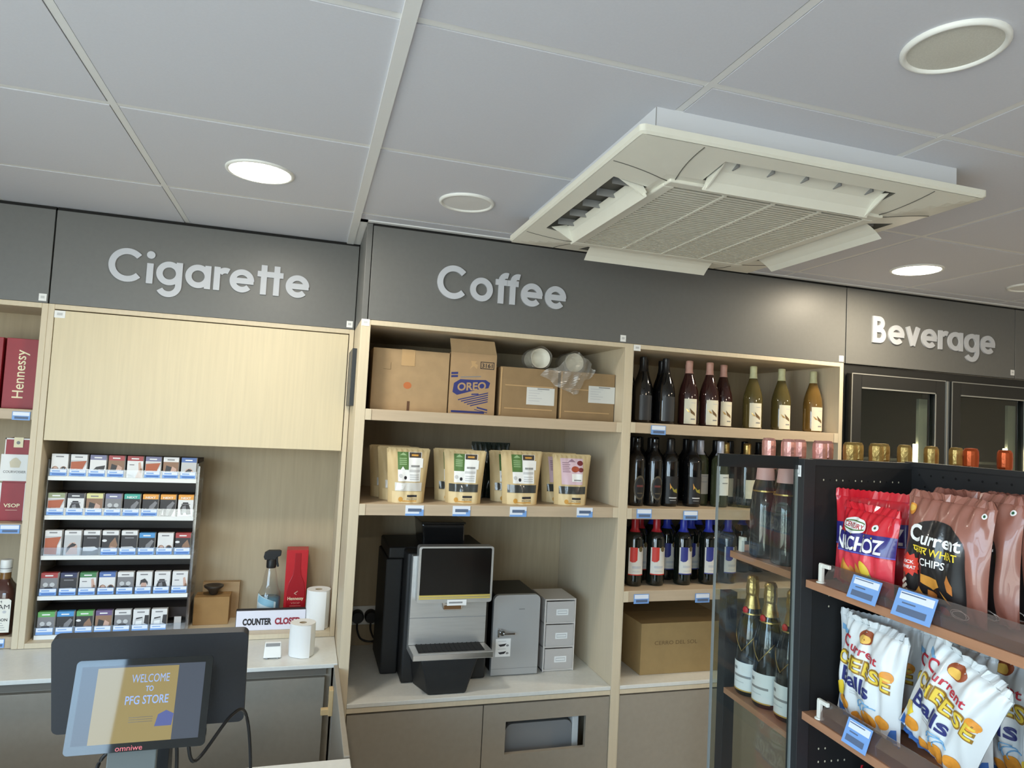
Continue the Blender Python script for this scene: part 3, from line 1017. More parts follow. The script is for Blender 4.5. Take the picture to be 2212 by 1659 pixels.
for r, row in enumerate(ROWS):
    for k, it in enumerate(row):
        if it not in _pk:
            o = pack_mesh(it[0], it[1], it[2], it[3] if len(it) > 3 else None).build('cigarette_pack')
            _pk[it] = o
        else:
            o = _pk[it].copy(); COL.objects.link(o)
        o.location = (RX0 + LANE * (k + 0.5) + rnd.uniform(-0.001, 0.001), YR + 0.004, RZ[r] + 0.0085)
        tag(o, '%s-topped cigarette pack with %s, %s from left on the %s tier' % (TOPW[it[0]], KW[it[1]], NTH[k], TIER[r]), 'cigarette pack', 'cigarette packs on the %s tier of the rack' % TIER[r])
        if (r, k) in NOCARD:
            continue
        b = MB()
        x = RX0 + LANE * (k + 0.5)
        mp = flat((x, YR - 0.0032, RZ[r] + 0.0165), (1, 0, 0), (0, 0, 1))
        b.prism([(-0.0265, 0), (0.0265, 0), (0.0265, 0.024), (-0.0265, 0.024)], mp, TAGB, 0, 0.0006)
        if r == 4:
            b.rect(-0.0255, 0.0255, 0.010, 0.0235, mp, TAGW, 0.001)
            b.rect(-0.02, 0.008, 0.015, 0.018, mp, TAGB, 0.0014)
        else:
            b.rect(-0.0255, 0.0255, 0.012, 0.0235, mp, TAGW, 0.001)
            b.rect(-0.02, 0.005, 0.015, 0.019, mp, TAGB, 0.0014)
            b.rect(-0.02, 0.022, 0.0035, 0.008, mp, M('tag_deep_blue', (72, 112, 184), 0.5), 0.001)
        b.build('price_card', RK)
# empty clear pusher in the last lane of the bottom tier
b = MB(); x = RX0 + LANE * 7.5; b.box(x - 0.012, x + 0.012, YR + 0.02, YR + 0.024, RZ[4] + 0.01, RZ[4] + 0.06, FROST); b.box(x - 0.024, x + 0.024, YR + 0.004, YR + 0.1, RZ[4] + 0.008, RZ[4] + 0.012, FROST)
b.build('lane_pusher', RK)

# ------------------------------------------------------------------ price tags on shelf edges


def price_tag(x, y, z, label, w=0.066, h=0.037, deep=False):
    b = MB()
    mp = front(x, y, z)
    b.prism([(-w / 2, -h / 2), (w / 2, -h / 2), (w / 2, h / 2), (-w / 2, h / 2)], mp, TAGB if deep else TAGW, 0.0, 0.002)
    if deep:
        b.rect(-w * 0.46, w * 0.46, h * 0.02, h * 0.44, mp, TAGW, 0.0024)
        b.rect(-w * 0.36, w * 0.4, -h * 0.36, -h * 0.08, mp, TAGBAR, 0.0024)
    else:
        b.rect(-w * 0.36, w * 0.38, -h * 0.1, h * 0.2, mp, TAGBAR, 0.0026)
        b.rect(-w * 0.5, w * 0.5, -h * 0.5, -h * 0.3, mp, TAGB, 0.0024)
        b.rect(w * 0.26, w * 0.5, -h * 0.3, h * 0.1, mp, TAGB, 0.0023)
    o = b.build('price_tag', loc=(x, y, z))
    return tag(o, label, 'price tag', 'price tags on shelf edges')


for x, w in ((0.396, 'below the first coffee pouch from left'), (0.569, 'below the second coffee pouch from left'), (0.788, 'below the third coffee pouch from left'), (1.059, 'below the pouch with a pink label')):
    price_tag(x, YC + 0.003, 1.414, 'blue and white price tag on the shelf edge ' + w)
for x, z, w in ((1.365, 1.748, 'under the dark bottles of the top wine shelf'), (1.316, 1.4125, 'at the left end of the second wine shelf'), (1.527, 1.4075, 'further right on the second wine shelf'),
                (1.319, 1.077, 'under the red-labelled wine bottles'), (1.596, 1.074, 'under the blue-labelled wine bottles')):
    price_tag(x, YC + 0.003, z, 'blue price tag on the shelf edge ' + w, deep=True)
price_tag(-0.962, YG + 0.009, 1.682, 'blue price tag under the tall red cognac boxes', 0.055, 0.03, True)
price_tag(-0.965, YG + 0.009, 1.285, 'blue price tag under the small crimson gift box', 0.06, 0.03, True)
price_tag(-0.975, YG + 0.009, 0.892, 'blue price tag below the bourbon bottle', 0.05, 0.03, True)

# ------------------------------------------------------------------ spirits at the left edge
CREAMF = M('print_cream', (240, 228, 190), 0.5)
for i, (x, lab) in enumerate(((-0.996, 'tall crimson cognac box with cream lettering, nearest the cabinet side'), (-1.106, 'tall crimson cognac box cut off by the left frame edge'))):
    b = MB()
    b.box(-0.050, 0.050, 0, 0.1, 0, 0.253, CRIM)
    mp = flat((0, 0, 0), (0, 0, 1), (-1, 0, 0))
    mp2 = lambda x_, y_, o_: Vector((-y_, -o_, x_))
    b.text('Hennessy', 0.125, 0.004, 0.036, mp2, CREAMF, 0.0008, width=0.175, bold=0.006)
    o = b.build('gift_box', loc=None, bevel=0.0012)
    o.location = (x, 2.85, 1.7065)
    tag(o, lab, 'box', 'crimson boxes on the top spirits shelf')
# crimson box with a white sleeve
GB = thing('gift_box', 'crimson cognac box in a white printed sleeve on the middle spirits shelf', 'box', (-0.985, 2.86, 1.3045))
b = MB(); b.box(-0.038, 0.040, 0, 0.075, 0.135, 0.293, CRIM); b.box(-0.040, -0.037, -0.001, 0.076, 0.20, 0.295, WHITEP); b.box(0.038, 0.041, -0.001, 0.076, 0.20, 0.295, WHITEP); b.box(-0.04, 0.041, -0.001, 0.0, 0.29, 0.295, WHITEP)
b.build('carton', GB)
b = MB(); mp = front(0, -0.002, 0); b.rect(-0.013, 0.016, 0.262, 0.298, mp, CREAMF, 0.001); b.disc(0.001, 0.279, 0.006, 0.006, mp, GREY, 0.0014); b.build('seal', GB)
b = MB(); b.box(-0.047, 0.042, -0.006, 0.08, 0.142, 0.237, WHITEP); mp = front(0, -0.006, 0)
b.text('COURVOISIER', -0.002, 0.175, 0.009, mp, GREY, 0.0008, width=0.07, bold=0.01)
b.poly([(-0.016, 0.19), (0.012, 0.19), (0.016, 0.21), (0.006, 0.222), (-0.001, 0.226), (-0.010, 0.222), (-0.02, 0.21)], mp, M('emblem_beige', (214, 204, 180), 0.6), 0.0008)
b.build('sleeve', GB)
b = MB(); b.box(-0.042, 0.042, -0.004, 0.08, 0.0005, 0.135, CRIM); mp = front(0, -0.004, 0)
for x0, x1, z0, z1 in ((-0.042, -0.036, 0, 0.135), (0.036, 0.042, 0, 0.135)):
    b.rect(x0, x1, z0, z1, mp, WHITEP, 0.0008)
b.text('VSOP', 0.0, 0.055, 0.013, mp, CREAMF, 0.001, width=0.05, bold=0.02); b.rect(-0.018, 0.018, 0.037, 0.039, mp, SKIN, 0.001)
o = b.build('gift_box'); o.location = (-0.987, 2.86, 1.3045)
tag(o, 'crimson box lettered VSOP with white edges, under the white sleeve', 'box')

# bourbon bottle
JB = thing('whisky_bottle', 'square bourbon bottle with white cap and cream label at the left edge', 'bottle', (-0.983, 2.85, 0.9125))
AMB = M('bourbon_glass', (70, 34, 22), 0.08, coat=0.4)
AMBN = M('bourbon_neck', (128, 92, 48), 0.08, coat=0.4)
b = MB(); b.lathe([(0.036, 0), (0.040, 0.005), (0.040, 0.14), (0.036, 0.158), (0.022, 0.178), (0.017, 0.19)], AMB, 36, sq=4); b.build('body', JB)
b = MB(); b.lathe([(0.0171, 0.188), (0.0165, 0.215)], AMBN, 24); b.build('neck', JB)
b = MB(); b.lathe([(0.0175, 0.213), (0.0175, 0.228), (0.0185, 0.23), (0.0185, 0.254), (0.0165, 0.257)], WHITE, 24); b.lathe([(0.0178, 0.226), (0.0178, 0.23)], GREY, 24, caps=False); b.build('cap', JB)
b = MB(); mp = front(0, -0.0405, 0)
b.prism([(-0.038, 0.012), (0.038, 0.012), (0.038, 0.122), (0.03, 0.128), (-0.03, 0.128), (-0.038, 0.122)], mp, M('label_cream', (238, 234, 222), 0.6), 0, 0.0006)
b.text('JIM', 0, 0.118, 0.009, mp, INK, 0.001, width=0.02)
b.text('BEAM', 0.004, 0.101, 0.016, mp, INK, 0.001, width=0.060)
b.disc(-0.008, 0.083, 0.011, 0.008, mp, RED, 0.001)
b.disc(0.02, 0.083, 0.006, 0.005, mp, LGREY, 0.001)
b.text('BOURBON', 0, 0.056, 0.010, mp, INK, 0.001, width=0.062, bold=0.02)
for k in range(4):
    b.rect(-0.028, 0.028 - 0.004 * k, 0.020 + 0.008 * k, 0.0215 + 0.008 * k, mp, GREY, 0.001)
b.build('label', JB)

# ------------------------------------------------------------------ goods in the lower bay of the cigarette cabinet


def carton(name, label, x0, x1, y0, y1, z0, z1, mat=CARD, group=None, tape=None, flaps=0.0):
    t = thing(name, label, 'box', ((x0 + x1) / 2, (y0 + y1) / 2, z0), world=True, group=group)
    b = MB(); b.box(x0, x1, y0, y1, z0, z1, mat)
    b.box(x0 + 0.002, x1 - 0.002, (y0 + y1) / 2 - 0.0012, (y0 + y1) / 2 + 0.0012, z1, z1 + 0.0006, M('carton_seam', (96, 74, 48), 0.8))
    b.build('body', t, 0.003)
    if tape:
        c = tape
        b = MB()
        b.box(c - 0.025, c + 0.025, y0 - 0.0012, y0 - 0.0002, z1 - 0.06, z1, TAPE)
        b.box(c - 0.025, c + 0.025, y0 - 0.0012, y1, z1, z1 + 0.0012, TAPE)
        b.build('tape', t)
    return t


carton('cardboard_box', 'small brown cardboard box beside the cigarette rack, in front', -0.372, -0.243, 2.935, 3.02, 0.8905, 0.998, M('cardboard_small', (158, 122, 76), 0.8, noise=0.05, nscale=25))
carton('cardboard_box', 'plain brown cardboard box behind the small one beside the rack', -0.355, -0.215, 3.025, 3.055, 0.8905, 1.035)
b = MB(); b.lathe([(0.012, 0), (0.016, 0.004), (0.020, 0.018), (0.036, 0.030), (0.037, 0.036), (0.030, 0.0365), (0.02, 0.030), (0.0, 0.028)], M('dark_rubber', (52, 44, 38), 0.4), 28)
o = b.build('stopper', loc=None); o.location = (-0.308, 2.975, 0.9992); tag(o, 'dark brown funnel-shaped stopper on top of the small cardboard box', 'stopper')
# spray bottle
SB = thing('spray_bottle', 'clear spray bottle of blue cleaner with a black trigger', 'bottle', (-0.095, 2.95, 0.8905))
b = MB(); b.lathe([(0.036, 0), (0.040, 0.006), (0.041, 0.06), (0.040, 0.10), (0.032, 0.115), (0.027, 0.13), (0.022, 0.165), (0.015, 0.19)], clear_mat('spray_plastic', (248, 248, 246), 0.06, 0.06, 0.03), 28); b.build('bottle', SB)
b = MB(); b.lathe([(0.035, 0.002), (0.039, 0.006), (0.0395, 0.085), (0.0, 0.0851)], M('blue_cleaner', (70, 120, 146), 0.25), 28); b.build('liquid', SB)


def cyl(r, a0=-PI / 2, cx=0.0, cy=0.0):
    """map (arc length, height) onto an upright cylinder; zero faces the shop"""
    return lambda x, y, off: Vector((cx + (r + off) * math.cos(a0 + x / r), cy + (r + off) * math.sin(a0 + x / r), y))


b = MB(); mp = cyl(0.0415, -PI / 2 - 0.25)
b.poly([(-0.042, 0.004), (0.036, 0.004), (0.038, 0.075), (0.012, 0.085), (-0.035, 0.103), (-0.042, 0.09)], mp, M('label_ice', (206, 220, 224), 0.5), 0.0006, 0.012)
b.poly([(-0.036, 0.075), (0.03, 0.055), (0.03, 0.078), (-0.03, 0.098)], mp, M('label_aqua', (140, 186, 206), 0.5), 0.001, 0.012)
for k in range(5):
    b.rect(-0.034, 0.026 - 0.006 * (k % 2), 0.012 + 0.009 * k, 0.0145 + 0.009 * k, mp, GRYP, 0.001, 0.012)
b.build('label', SB)
b = MB()
b.lathe([(0.017, 0.186), (0.018, 0.19), (0.018, 0.212), (0.014, 0.216)], BLACK, 22)
b.prism([(-0.024, 0.214), (0.014, 0.214), (0.018, 0.222), (0.033, 0.228), (0.034, 0.243), (0.026, 0.246), (-0.012, 0.246), (-0.026, 0.238), (-0.029, 0.224)], front(0, 0, 0), BLACK, -0.011, 0.011)
sh = b.build('sprayer_head', SB, 0.002)
b = MB(); b.prism([(0.012, 0.222), (0.022, 0.224), (0.024, 0.205), (0.028, 0.190), (0.022, 0.188), (0.016, 0.202)], front(0, 0, 0), BLACK, -0.006, 0.006); b.build('trigger', SB, 0.001)
SB.scale = (1.08, 1.08, 1.17)
# bright red gift carton with a bottle relief
HB = thing('gift_box', 'bright red tall gift carton with a bottle silhouette behind the paper rolls', 'box', (0.004, 2.95, 0.8905))
REDC = M('red_carton', (186, 30, 40), 0.35, noise=0.03, nscale=30)
REDD = M('red_carton_relief', (160, 20, 32), 0.3)
b = MB(); b.box(-0.042, 0.044, 0, 0.08, 0, 0.287, REDC); b.build('carton', HB, 0.002)
b = MB(); mp = front(0.004, 0, 0)
prof = [(0.012, 0.275), (0.0125, 0.215), (0.017, 0.185), (0.030, 0.155), (0.036, 0.12), (0.036, 0.0)]
b.prism([(-0.036, 0.0)] + [(x, z) for x, z in reversed(prof)][0:0] + [(-x, z) for x, z in reversed(prof)][1:] + [(x, z) for x, z in prof], mp, REDD, 0.0, 0.003)
b.build('bottle_relief', HB, 0.0015)
b = MB(); mp = front(0.004, -0.003, 0)
b.text('Hennessy', 0, 0.092, 0.013, mp, CREAMF, 0.0008, width=0.062, bold=0.015)
b.text('VSOP', 0, 0.073, 0.008, mp, M('print_rose', (210, 120, 110), 0.5), 0.0008, width=0.036, bold=0.01)
b.rect(-0.022, 0.022, 0.060, 0.0625, mp, M('print_rose'), 0.0008)
b.poly([(-0.008, 0.112), (0.006, 0.122), (0.008, 0.12), (-0.003, 0.111), (0.004, 0.107), (0.002, 0.105)], mp, SKIN, 0.0008)
b.build('print', HB)


def roll(name, label, x, y, z, r, h, core):
    t = thing(name, label, 'paper roll', (x, y, z))
    b = MB(); b.lathe([(core, 0.0005), (r, 0.0005), (r + 0.001, h * 0.5), (r, h), (core, h - 0.001)], WHITEP, 40, smooth=False, caps=False)
    b.lathe([(core, h - 0.001), (core, 0.0005)], M('roll_core', (190, 170, 140), 0.8), 30, caps=False)
    b.build('paper', t)
    b = MB(); mp = lambda a, v, off: Vector(((r + 0.002 + off) * math.cos(a), (r + 0.002 + off) * math.sin(a), v))
    pts = [(-PI / 2 + 0.1 * k, 0.0) for k in range(9)]
    vs, fs = [], []
    for k in range(9):
        a = -PI / 2 - 0.35 + 0.11 * k
        e = 0.0 + 0.0012 * k
        for v in (0.0005, h):
            vs.append(((r + 0.001 + e) * math.cos(a), (r + 0.001 + e) * math.sin(a), v))
    fs = [(2 * k, 2 * k + 2, 2 * k + 3, 2 * k + 1) for k in range(8)]
    b.add(vs, fs, WHITEP, True); b.build('loose_sheet', t)
    return t


roll('paper_roll', 'tall white paper roll standing at the right end of the cabinet bay', 0.096, 2.86, 0.8905, 0.046, 0.150, 0.014)
roll('paper_roll', 'short wide white paper roll on the worktop before the closed-counter sign', 0.040, 2.605, 0.8715, 0.0445, 0.114, 0.013)
# COUNTER CLOSED sign
CS = thing('counter_sign', 'white block sign reading COUNTER CLOSED leaning in the cabinet bay', 'sign', (-0.078, 2.84, 0.8905))
b = MB(); b.box(-0.128, 0.128, 0, 0.025, 0, 0.075, M('sign_board_white', (228, 228, 240), 0.4)); b.box(-0.130, -0.128, 0.004, 0.026, 0, 0.078, INK); b.box(-0.130, 0.128, 0.004, 0.026, 0.075, 0.078, INK)
b.build('board', CS, 0.002)
b = MB(); mp = front(0, 0, 0)
b.text('COUNTER', -0.104, 0.034, 0.024, mp, INK, 0.0008, width=0.106, bold=0.05, align='L')
b.text('CLOSED', 0.014, 0.034, 0.024, mp, M('print_wine', (150, 44, 62), 0.5), 0.0008, width=0.096, bold=0.05, align='L')
b.build('lettering', CS)
# little white device
DV = thing('card_reader', 'small white device on the worktop left of the short paper roll', 'device', (-0.058, 2.585, 0.8712))
b = MB(); b.hexa([(-0.030, -0.02, 0.004), (0.030, -0.02, 0.004), (0.030, 0.02, 0.004), (-0.030, 0.02, 0.004), (-0.027, 0.0, 0.052), (0.027, 0.0, 0.052), (0.027, 0.02, 0.052), (-0.027, 0.02, 0.052)], WHITE); b.build('body', DV, 0.003)
b = MB(); b.hexa([(-0.024, -0.006, 0.040), (0.024, -0.006, 0.040), (0.024, 0.0, 0.042), (-0.024, 0.0, 0.042), (-0.024, -0.0018, 0.050), (0.024, -0.0018, 0.050), (0.024, 0.003, 0.050), (-0.024, 0.003, 0.050)], GREY); b.build('slot', DV)
for sx in (-0.018, 0.018):
    b = MB(); b.box(sx - 0.003, sx + 0.003, -0.02, 0.016, 0, 0.005, GREY); b.build('foot', DV)

# ------------------------------------------------------------------ checkout terminal and front counter
FC = thing('front_counter', 'white-topped checkout counter in the foreground below the terminal', 'counter', (-1.2, 1.3, 0), world=True)
part_box('top', FC, (-2.55, 0.166, 0.72, 1.815, 0.845, 0.87), STONE, 0.003)
part_box('body', FC, (-2.55, 0.150, 0.76, 1.78, 0.0, 0.844), BASEG)
PT = thing('checkout_terminal', 'black checkout terminal with a wide rear panel and a customer screen', 'terminal', (-0.25, 1.42, 0.87))
PX, PY, PZ = -0.25, 1.42, 0.87
PANEL = M('terminal_black', (44, 46, 50), 0.5, noise=0.05, nscale=200)


def tilted(c, ang):
    return Matrix.Translation(c) @ Matrix.Rotation(ang, 4, 'X')


b = MB()
b.T = tilted((-0.2545 - PX, 1.505 - PY, 1.2045 - PZ), math.radians(14))
b.prism(rrect(0.1725, 0.1015, 0.012), flat((0, 0, 0), (1, 0, 0), (0, 0, 1)), PANEL, -0.014, 0.006)
mp_ = b.build('rear_panel', PT, 0.003, 3)
b = MB(); b.T = tilted((-0.2545 - PX, 1.505 - PY, 1.2045 - PZ), math.radians(14))
b.prism(rrect(0.10, 0.055, 0.02), flat((0, 0, -0.01), (1, 0, 0), (0, 0, 1)), BLACK, 0.006, 0.02); b.build('rear_boss', PT, 0.004, 3)
CD = MB()
CT = tilted((-0.2335 - PX, 1.305 - PY, 1.2405 - PZ), math.radians(-16.5))
CD.T = CT
CD.prism(rrect(0.1055, 0.0715, 0.007), flat((0, 0, 0), (1, 0, 0), (0, 0, 1)), M('bezel_black', (24, 27, 29), 0.04, spec=0.5), 0.0, 0.012)
cdo = CD.build('customer_display', PT, 0.002)
b = MB(); b.T = CT
mp = front(0, -0.0121, 0)
SCG = M('screen_gold', (20, 18, 12), 0.03, spec=0.3, emit=(150, 136, 92), emit_s=0.75)
SCD = M('screen_slate', (14, 16, 20), 0.03, spec=0.3, emit=(78, 86, 98), emit_s=0.7)
SCB = M('screen_sky', (14, 16, 20), 0.03, spec=0.3, emit=(120, 176, 226), emit_s=0.9)
SCT = M('screen_text_blue', (20, 24, 30), 0.03, spec=0.3, emit=(140, 166, 214), emit_s=0.9)
b.rect(-0.096, 0.094, -0.058, 0.061, mp, SCD, 0.0004)
b.rect(-0.072, 0.052, -0.058, 0.058, mp, SCG, 0.0007)
b.text('WELCOME', 0.010, 0.040, 0.0135, mp, SCT, 0.001, width=0.058)
b.text('TO', 0.010, 0.0235, 0.0085, mp, SCT, 0.001, width=0.012, bold=0.02)
b.text('PFG STORE', 0.008, 0.0065, 0.0135, mp, SCT, 0.001, width=0.066, bold=0.012)
for k in range(3):
    b.rect(-0.016, 0.020, -0.021 - 0.0035 * k, -0.0200 - 0.0035 * k, mp, M('screen_line', (14, 12, 8), 0.2, emit=(110, 100, 72), emit_s=0.6), 0.001)
b.poly([(0.024, -0.036), (0.05, -0.036), (0.052, -0.018), (0.04, -0.012), (0.028, -0.018)], mp, M('screen_indigo', (10, 10, 20), 0.03, spec=0.3, emit=(92, 104, 158), emit_s=0.7), 0.001)
b.build('screen', cdo)
b = MB(); b.T = CT; mp = front(0, -0.0121, 0)
b.text('omniwe', -0.010, -0.0655, 0.0085, mp, M('logo_rose', (214, 96, 104), 0.4), 0.0006, width=0.040, bold=0.0)
b.build('logo', cdo)
b = MB()
SLATE = M('stand_slate', (92, 98, 98), 0.4)
b.hexa([(-0.045, -0.075, 0.02), (0.035, -0.075, 0.02), (0.035, -0.060, 0.02), (-0.045, -0.060, 0.02), (-0.03, -0.118, 0.32), (0.045, -0.118, 0.32), (0.045, -0.106, 0.32), (-0.03, -0.106, 0.32)], SLATE)
b.build('stand_bracket', PT, 0.002)
b = MB(); b.prism(rrect(0.13, 0.11, 0.02), flat((0.0, 0.0, 0.0), (1, 0, 0), (0, 1, 0)), BLACK, 0.001, 0.022)
b.hexa([(-0.05, -0.03, 0.02), (0.05, -0.03, 0.02), (0.05, 0.05, 0.02), (-0.05, 0.05, 0.02), (-0.04, 0.055, 0.32), (0.04, 0.055, 0.32), (0.04, 0.075, 0.32), (-0.04, 0.075, 0.32)], BLACK)
b.build('base', PT, 0.003)


def spline(pts, n=10):
    P = [Vector(p) for p in pts]
    P = [P[0] * 2 - P[1]] + P + [P[-1] * 2 - P[-2]]
    out = []
    for i in range(1, len(P) - 2):
        for k in range(n):
            t = k / n
            out.append(0.5 * ((2 * P[i]) + (P[i + 1] - P[i - 1]) * t + (2 * P[i - 1] - 5 * P[i] + 4 * P[i + 1] - P[i + 2]) * t * t + (3 * P[i] - P[i - 1] - 3 * P[i + 1] + P[i + 2]) * t ** 3))
    out.append(P[-2])
    return out


for pts, lab in (([(-0.165, 1.34, 1.17), (-0.15, 1.36, 1.11), (-0.10, 1.42, 1.16), (-0.075, 1.47, 1.14), (-0.06, 1.49, 1.02), (-0.06, 1.49, 0.876)], 'black cable looping right from under the customer screen'),
                 ([(-0.185, 1.335, 1.18), (-0.18, 1.35, 1.13), (-0.178, 1.355, 1.05), (-0.176, 1.36, 0.97), (-0.175, 1.36, 0.895)], 'short black cable hanging straight below the customer screen'),
                 ([(-0.26, 1.34, 1.16), (-0.30, 1.35, 1.13), (-0.315, 1.36, 1.05), (-0.31, 1.37, 0.95), (-0.30, 1.375, 0.897)], 'black cable dropping left of the customer screen stand')):
    b = MB(); b.tube(spline(pts), 0.0032, BLACK)
    o = b.build('cable', loc=pts[-1]); tag(o, lab, 'cable', 'black terminal cables')

# ------------------------------------------------------------------ coffee unit: cartons on the upper shelf
Z1 = 1.7715
t = carton('cardboard_box', 'large plain cardboard carton at the left of the upper coffee shelf', 0.222, 0.508, 2.525, 2.83, Z1, 1.999, CARD, 'cartons on the upper coffee shelf', tape=0.352)
b = MB(); mp = front(0, 2.525, 0)
b.rect(0.356, 0.366, Z1, Z1 + 0.036, mp, M('tape_dark', (96, 66, 44), 0.5), 0.0006)
b.build('tape_mark', t)
b = MB()
b.disc(0.354, 1.866, 0.015, 0.013, mp, M('stamp_orange', (186, 108, 62), 0.7), 0.0006)
b.build('round_stamp', t)
b = MB()
b.rect(0.262, 0.289, 1.9215, 1.9225, mp, M('carton_seam'), 0.0006); b.rect(0.2885, 0.2895, 1.9215, 1.948, mp, M('carton_seam'), 0.0006)
b.build('tab_cut', t)
t = carton('cardboard_box', 'tan carton printed with a blue cookie logo standing with its flap up', 0.513, 0.693, 2.52, 2.78, Z1, 2.005, M('cardboard_tan', (172, 142, 106), 0.8, noise=0.05, nscale=25), 'cartons on the upper coffee shelf')
b = MB(); b.hexa([(0.513, 2.522, 2.004), (0.693, 2.522, 2.004), (0.693, 2.526, 2.004), (0.513, 2.526, 2.004), (0.508, 2.535, 2.058), (0.684, 2.535, 2.058), (0.684, 2.539, 2.058), (0.508, 2.539, 2.058)], CARD)
b.build('flap', t)
b = MB(); mp = front(0.603, 2.52, Z1)
sl = 0.09
mps = lambda x, y, o: mp(x, y + x * sl, o)
b.poly([(-0.078, 0.088), (-0.06, 0.076), (0.02, 0.094), (0.062, 0.098), (0.068, 0.118), (0.05, 0.130), (0.0, 0.132), (-0.05, 0.136), (-0.074, 0.122)], mps, BLUEINK, 0.0005)
b.text('OREO', -0.004, 0.108, 0.030, mps, M('cardboard_tan'), 0.0009, width=0.112, bold=0.03)
b.build('logo_print', t)
b = MB()
b.rect(-0.086, -0.060, 0.144, 0.152, mps, BLUEINK, 0.0005); b.rect(-0.086, -0.060, 0.156, 0.164, mps, BLUEINK, 0.0005)
b.rect(-0.05, 0.03, 0.142, 0.146, mps, GRYP, 0.0005)
for k in range(5):
    b.rect(-0.055 + 0.012 * k, 0.062, 0.066 - 0.0085 * k, 0.070 - 0.0085 * k, lambda x, y, o: mp(x, y + x * 0.28, o), BLUEINK, 0.0005)
b.rect(-0.004, 0.024, 0.074, 0.079, mps, BLUEINK, 0.0005)
b.rect(0.02, 0.062, 0.028, 0.034, lambda x, y, o: mp(x, y - x * 0.2, o), BLUEINK, 0.0005); b.rect(0.01, 0.062, 0.02, 0.0225, lambda x, y, o: mp(x, y - x * 0.2, o), BLUEINK, 0.0005)
b.rect(-0.08, 0.05, 0.004, 0.012, mp, BLUEINK, 0.0005)
b.build('fine_print', t)
b = MB()
b.rect(0.026, 0.081, 0.176, 0.204, mp, INK, 0.0005); b.rect(0.029, 0.078, 0.179, 0.201, mp, M('cardboard_tan'), 0.0008)
b.text('3161', 0.053, 0.190, 0.016, mp, INK, 0.001, width=0.042, bold=0.02)
b.build('stamped_number', t)
b = MB()
b.poly([(-0.016, 0.172), (0.0, 0.185), (0.012, 0.175), (0.016, 0.19), (0.004, 0.195), (0.012, 0.204), (-0.012, 0.204), (-0.008, 0.188)], mp, TAPE, 0.0005)
b.build('torn_tape', t)
LABW = M('shipping_label', (214, 214, 210), 0.6)
for x0, x1, lab, lx, lz, tc in ((0.712, 0.950, 'brown carton with a shipping label below the upright paper cup stack', 0.885, 1.856, None), (0.962, 1.197, 'brown carton with a shipping label at the right end of the coffee shelf', 1.147, 1.878, None)):
    t = carton('cardboard_box', lab, x0, x1, 2.52, 2.76, Z1, 1.964, CARDD, 'cartons on the upper coffee shelf', tape=None)
    b = MB(); mp = front(lx, 2.52, lz)
    b.prism([(-0.064, -0.034), (0.052, -0.034), (0.052, 0.034), (-0.064, 0.034)], mp, LABW, 0.0, 0.001)
    for k in range(5):
        b.rect(-0.056, 0.0 - 0.01 * (k % 3), 0.02 - 0.010 * k, 0.023 - 0.010 * k, mp, LGREY, 0.0014)
    b.rect(-0.02, 0.03, 0.027, 0.031, mp, GREY, 0.0014)
    b.build('shipping_label', t)
    b = MB()
    for zz in (0.03, 0.12):
        b.box(x0 + 0.02, x1 - 0.02, 2.5192, 2.5198, Z1 + zz, Z1 + zz + 0.004, TAPE)
    b.box(x0 + 0.0, x0 + 0.006, 2.5185, 2.5198, Z1 + 0.005, 1.96, TAPE)
    b.build('tape', t)
# stack of paper cups lying on its side, open end to the shop
CUPW = M('cup_white', (232, 228, 216), 0.6)
for x, y0, lab, r, tl in ((0.876, 2.53, 'stack of white paper cups lying end-on in a clear sleeve on the brown carton', 0.040, 0.0), (1.05, 2.60, 'second sleeve of white paper cups lying behind the crumpled clear bag', 0.040, 0.0)):
    t = thing('paper_cups', lab, 'paper cups', (x, y0, 1.9665), group='cup sleeves on the cartons')
    for k in range(8):
        b = MB(); yy = 0.012 * k
        b.lathe([(r * 0.98, yy + 0.0), (r, yy + 0.001), (r, yy + 0.006), (r * 0.965, yy + 0.012), (r * 0.96, yy + 0.0125)], CUPW, 30, (0, 0, r + 0.002), axis='y', caps=False)
        if k == 0:
            b.lathe([(r * 0.98, 0.0), (r * 0.92, 0.004), (r * 0.75, 0.07), (0, 0.071)], CUPW, 30, (0, 0, r + 0.002), axis='y', caps=False)
        b.build('cup', t)
    b = MB(); vs, fs = [], []
    for i in range(10):
        for k in range(26):
            a = 2 * PI * k / 26
            rr = (r + 0.0025) * (1 + 0.05 * math.sin(a * 5 + i * 1.3) * (0.4 + 0.6 * (i in (0, 1, 2)))) * (1.0 if i else 1.06)
            vs.append((rr * math.cos(a), -0.006 + 0.014 * i, r + 0.004 + rr * math.sin(a) if math.sin(a) > -0.9 else 0.0022))
    for i in range(9):
        for k in range(26):
            fs.append((i * 26 + k, i * 26 + (k + 1) % 26, (i + 1) * 26 + (k + 1) % 26, (i + 1) * 26 + k))
    b.add(vs, fs, PLFILM, True); b.build('sleeve', t)
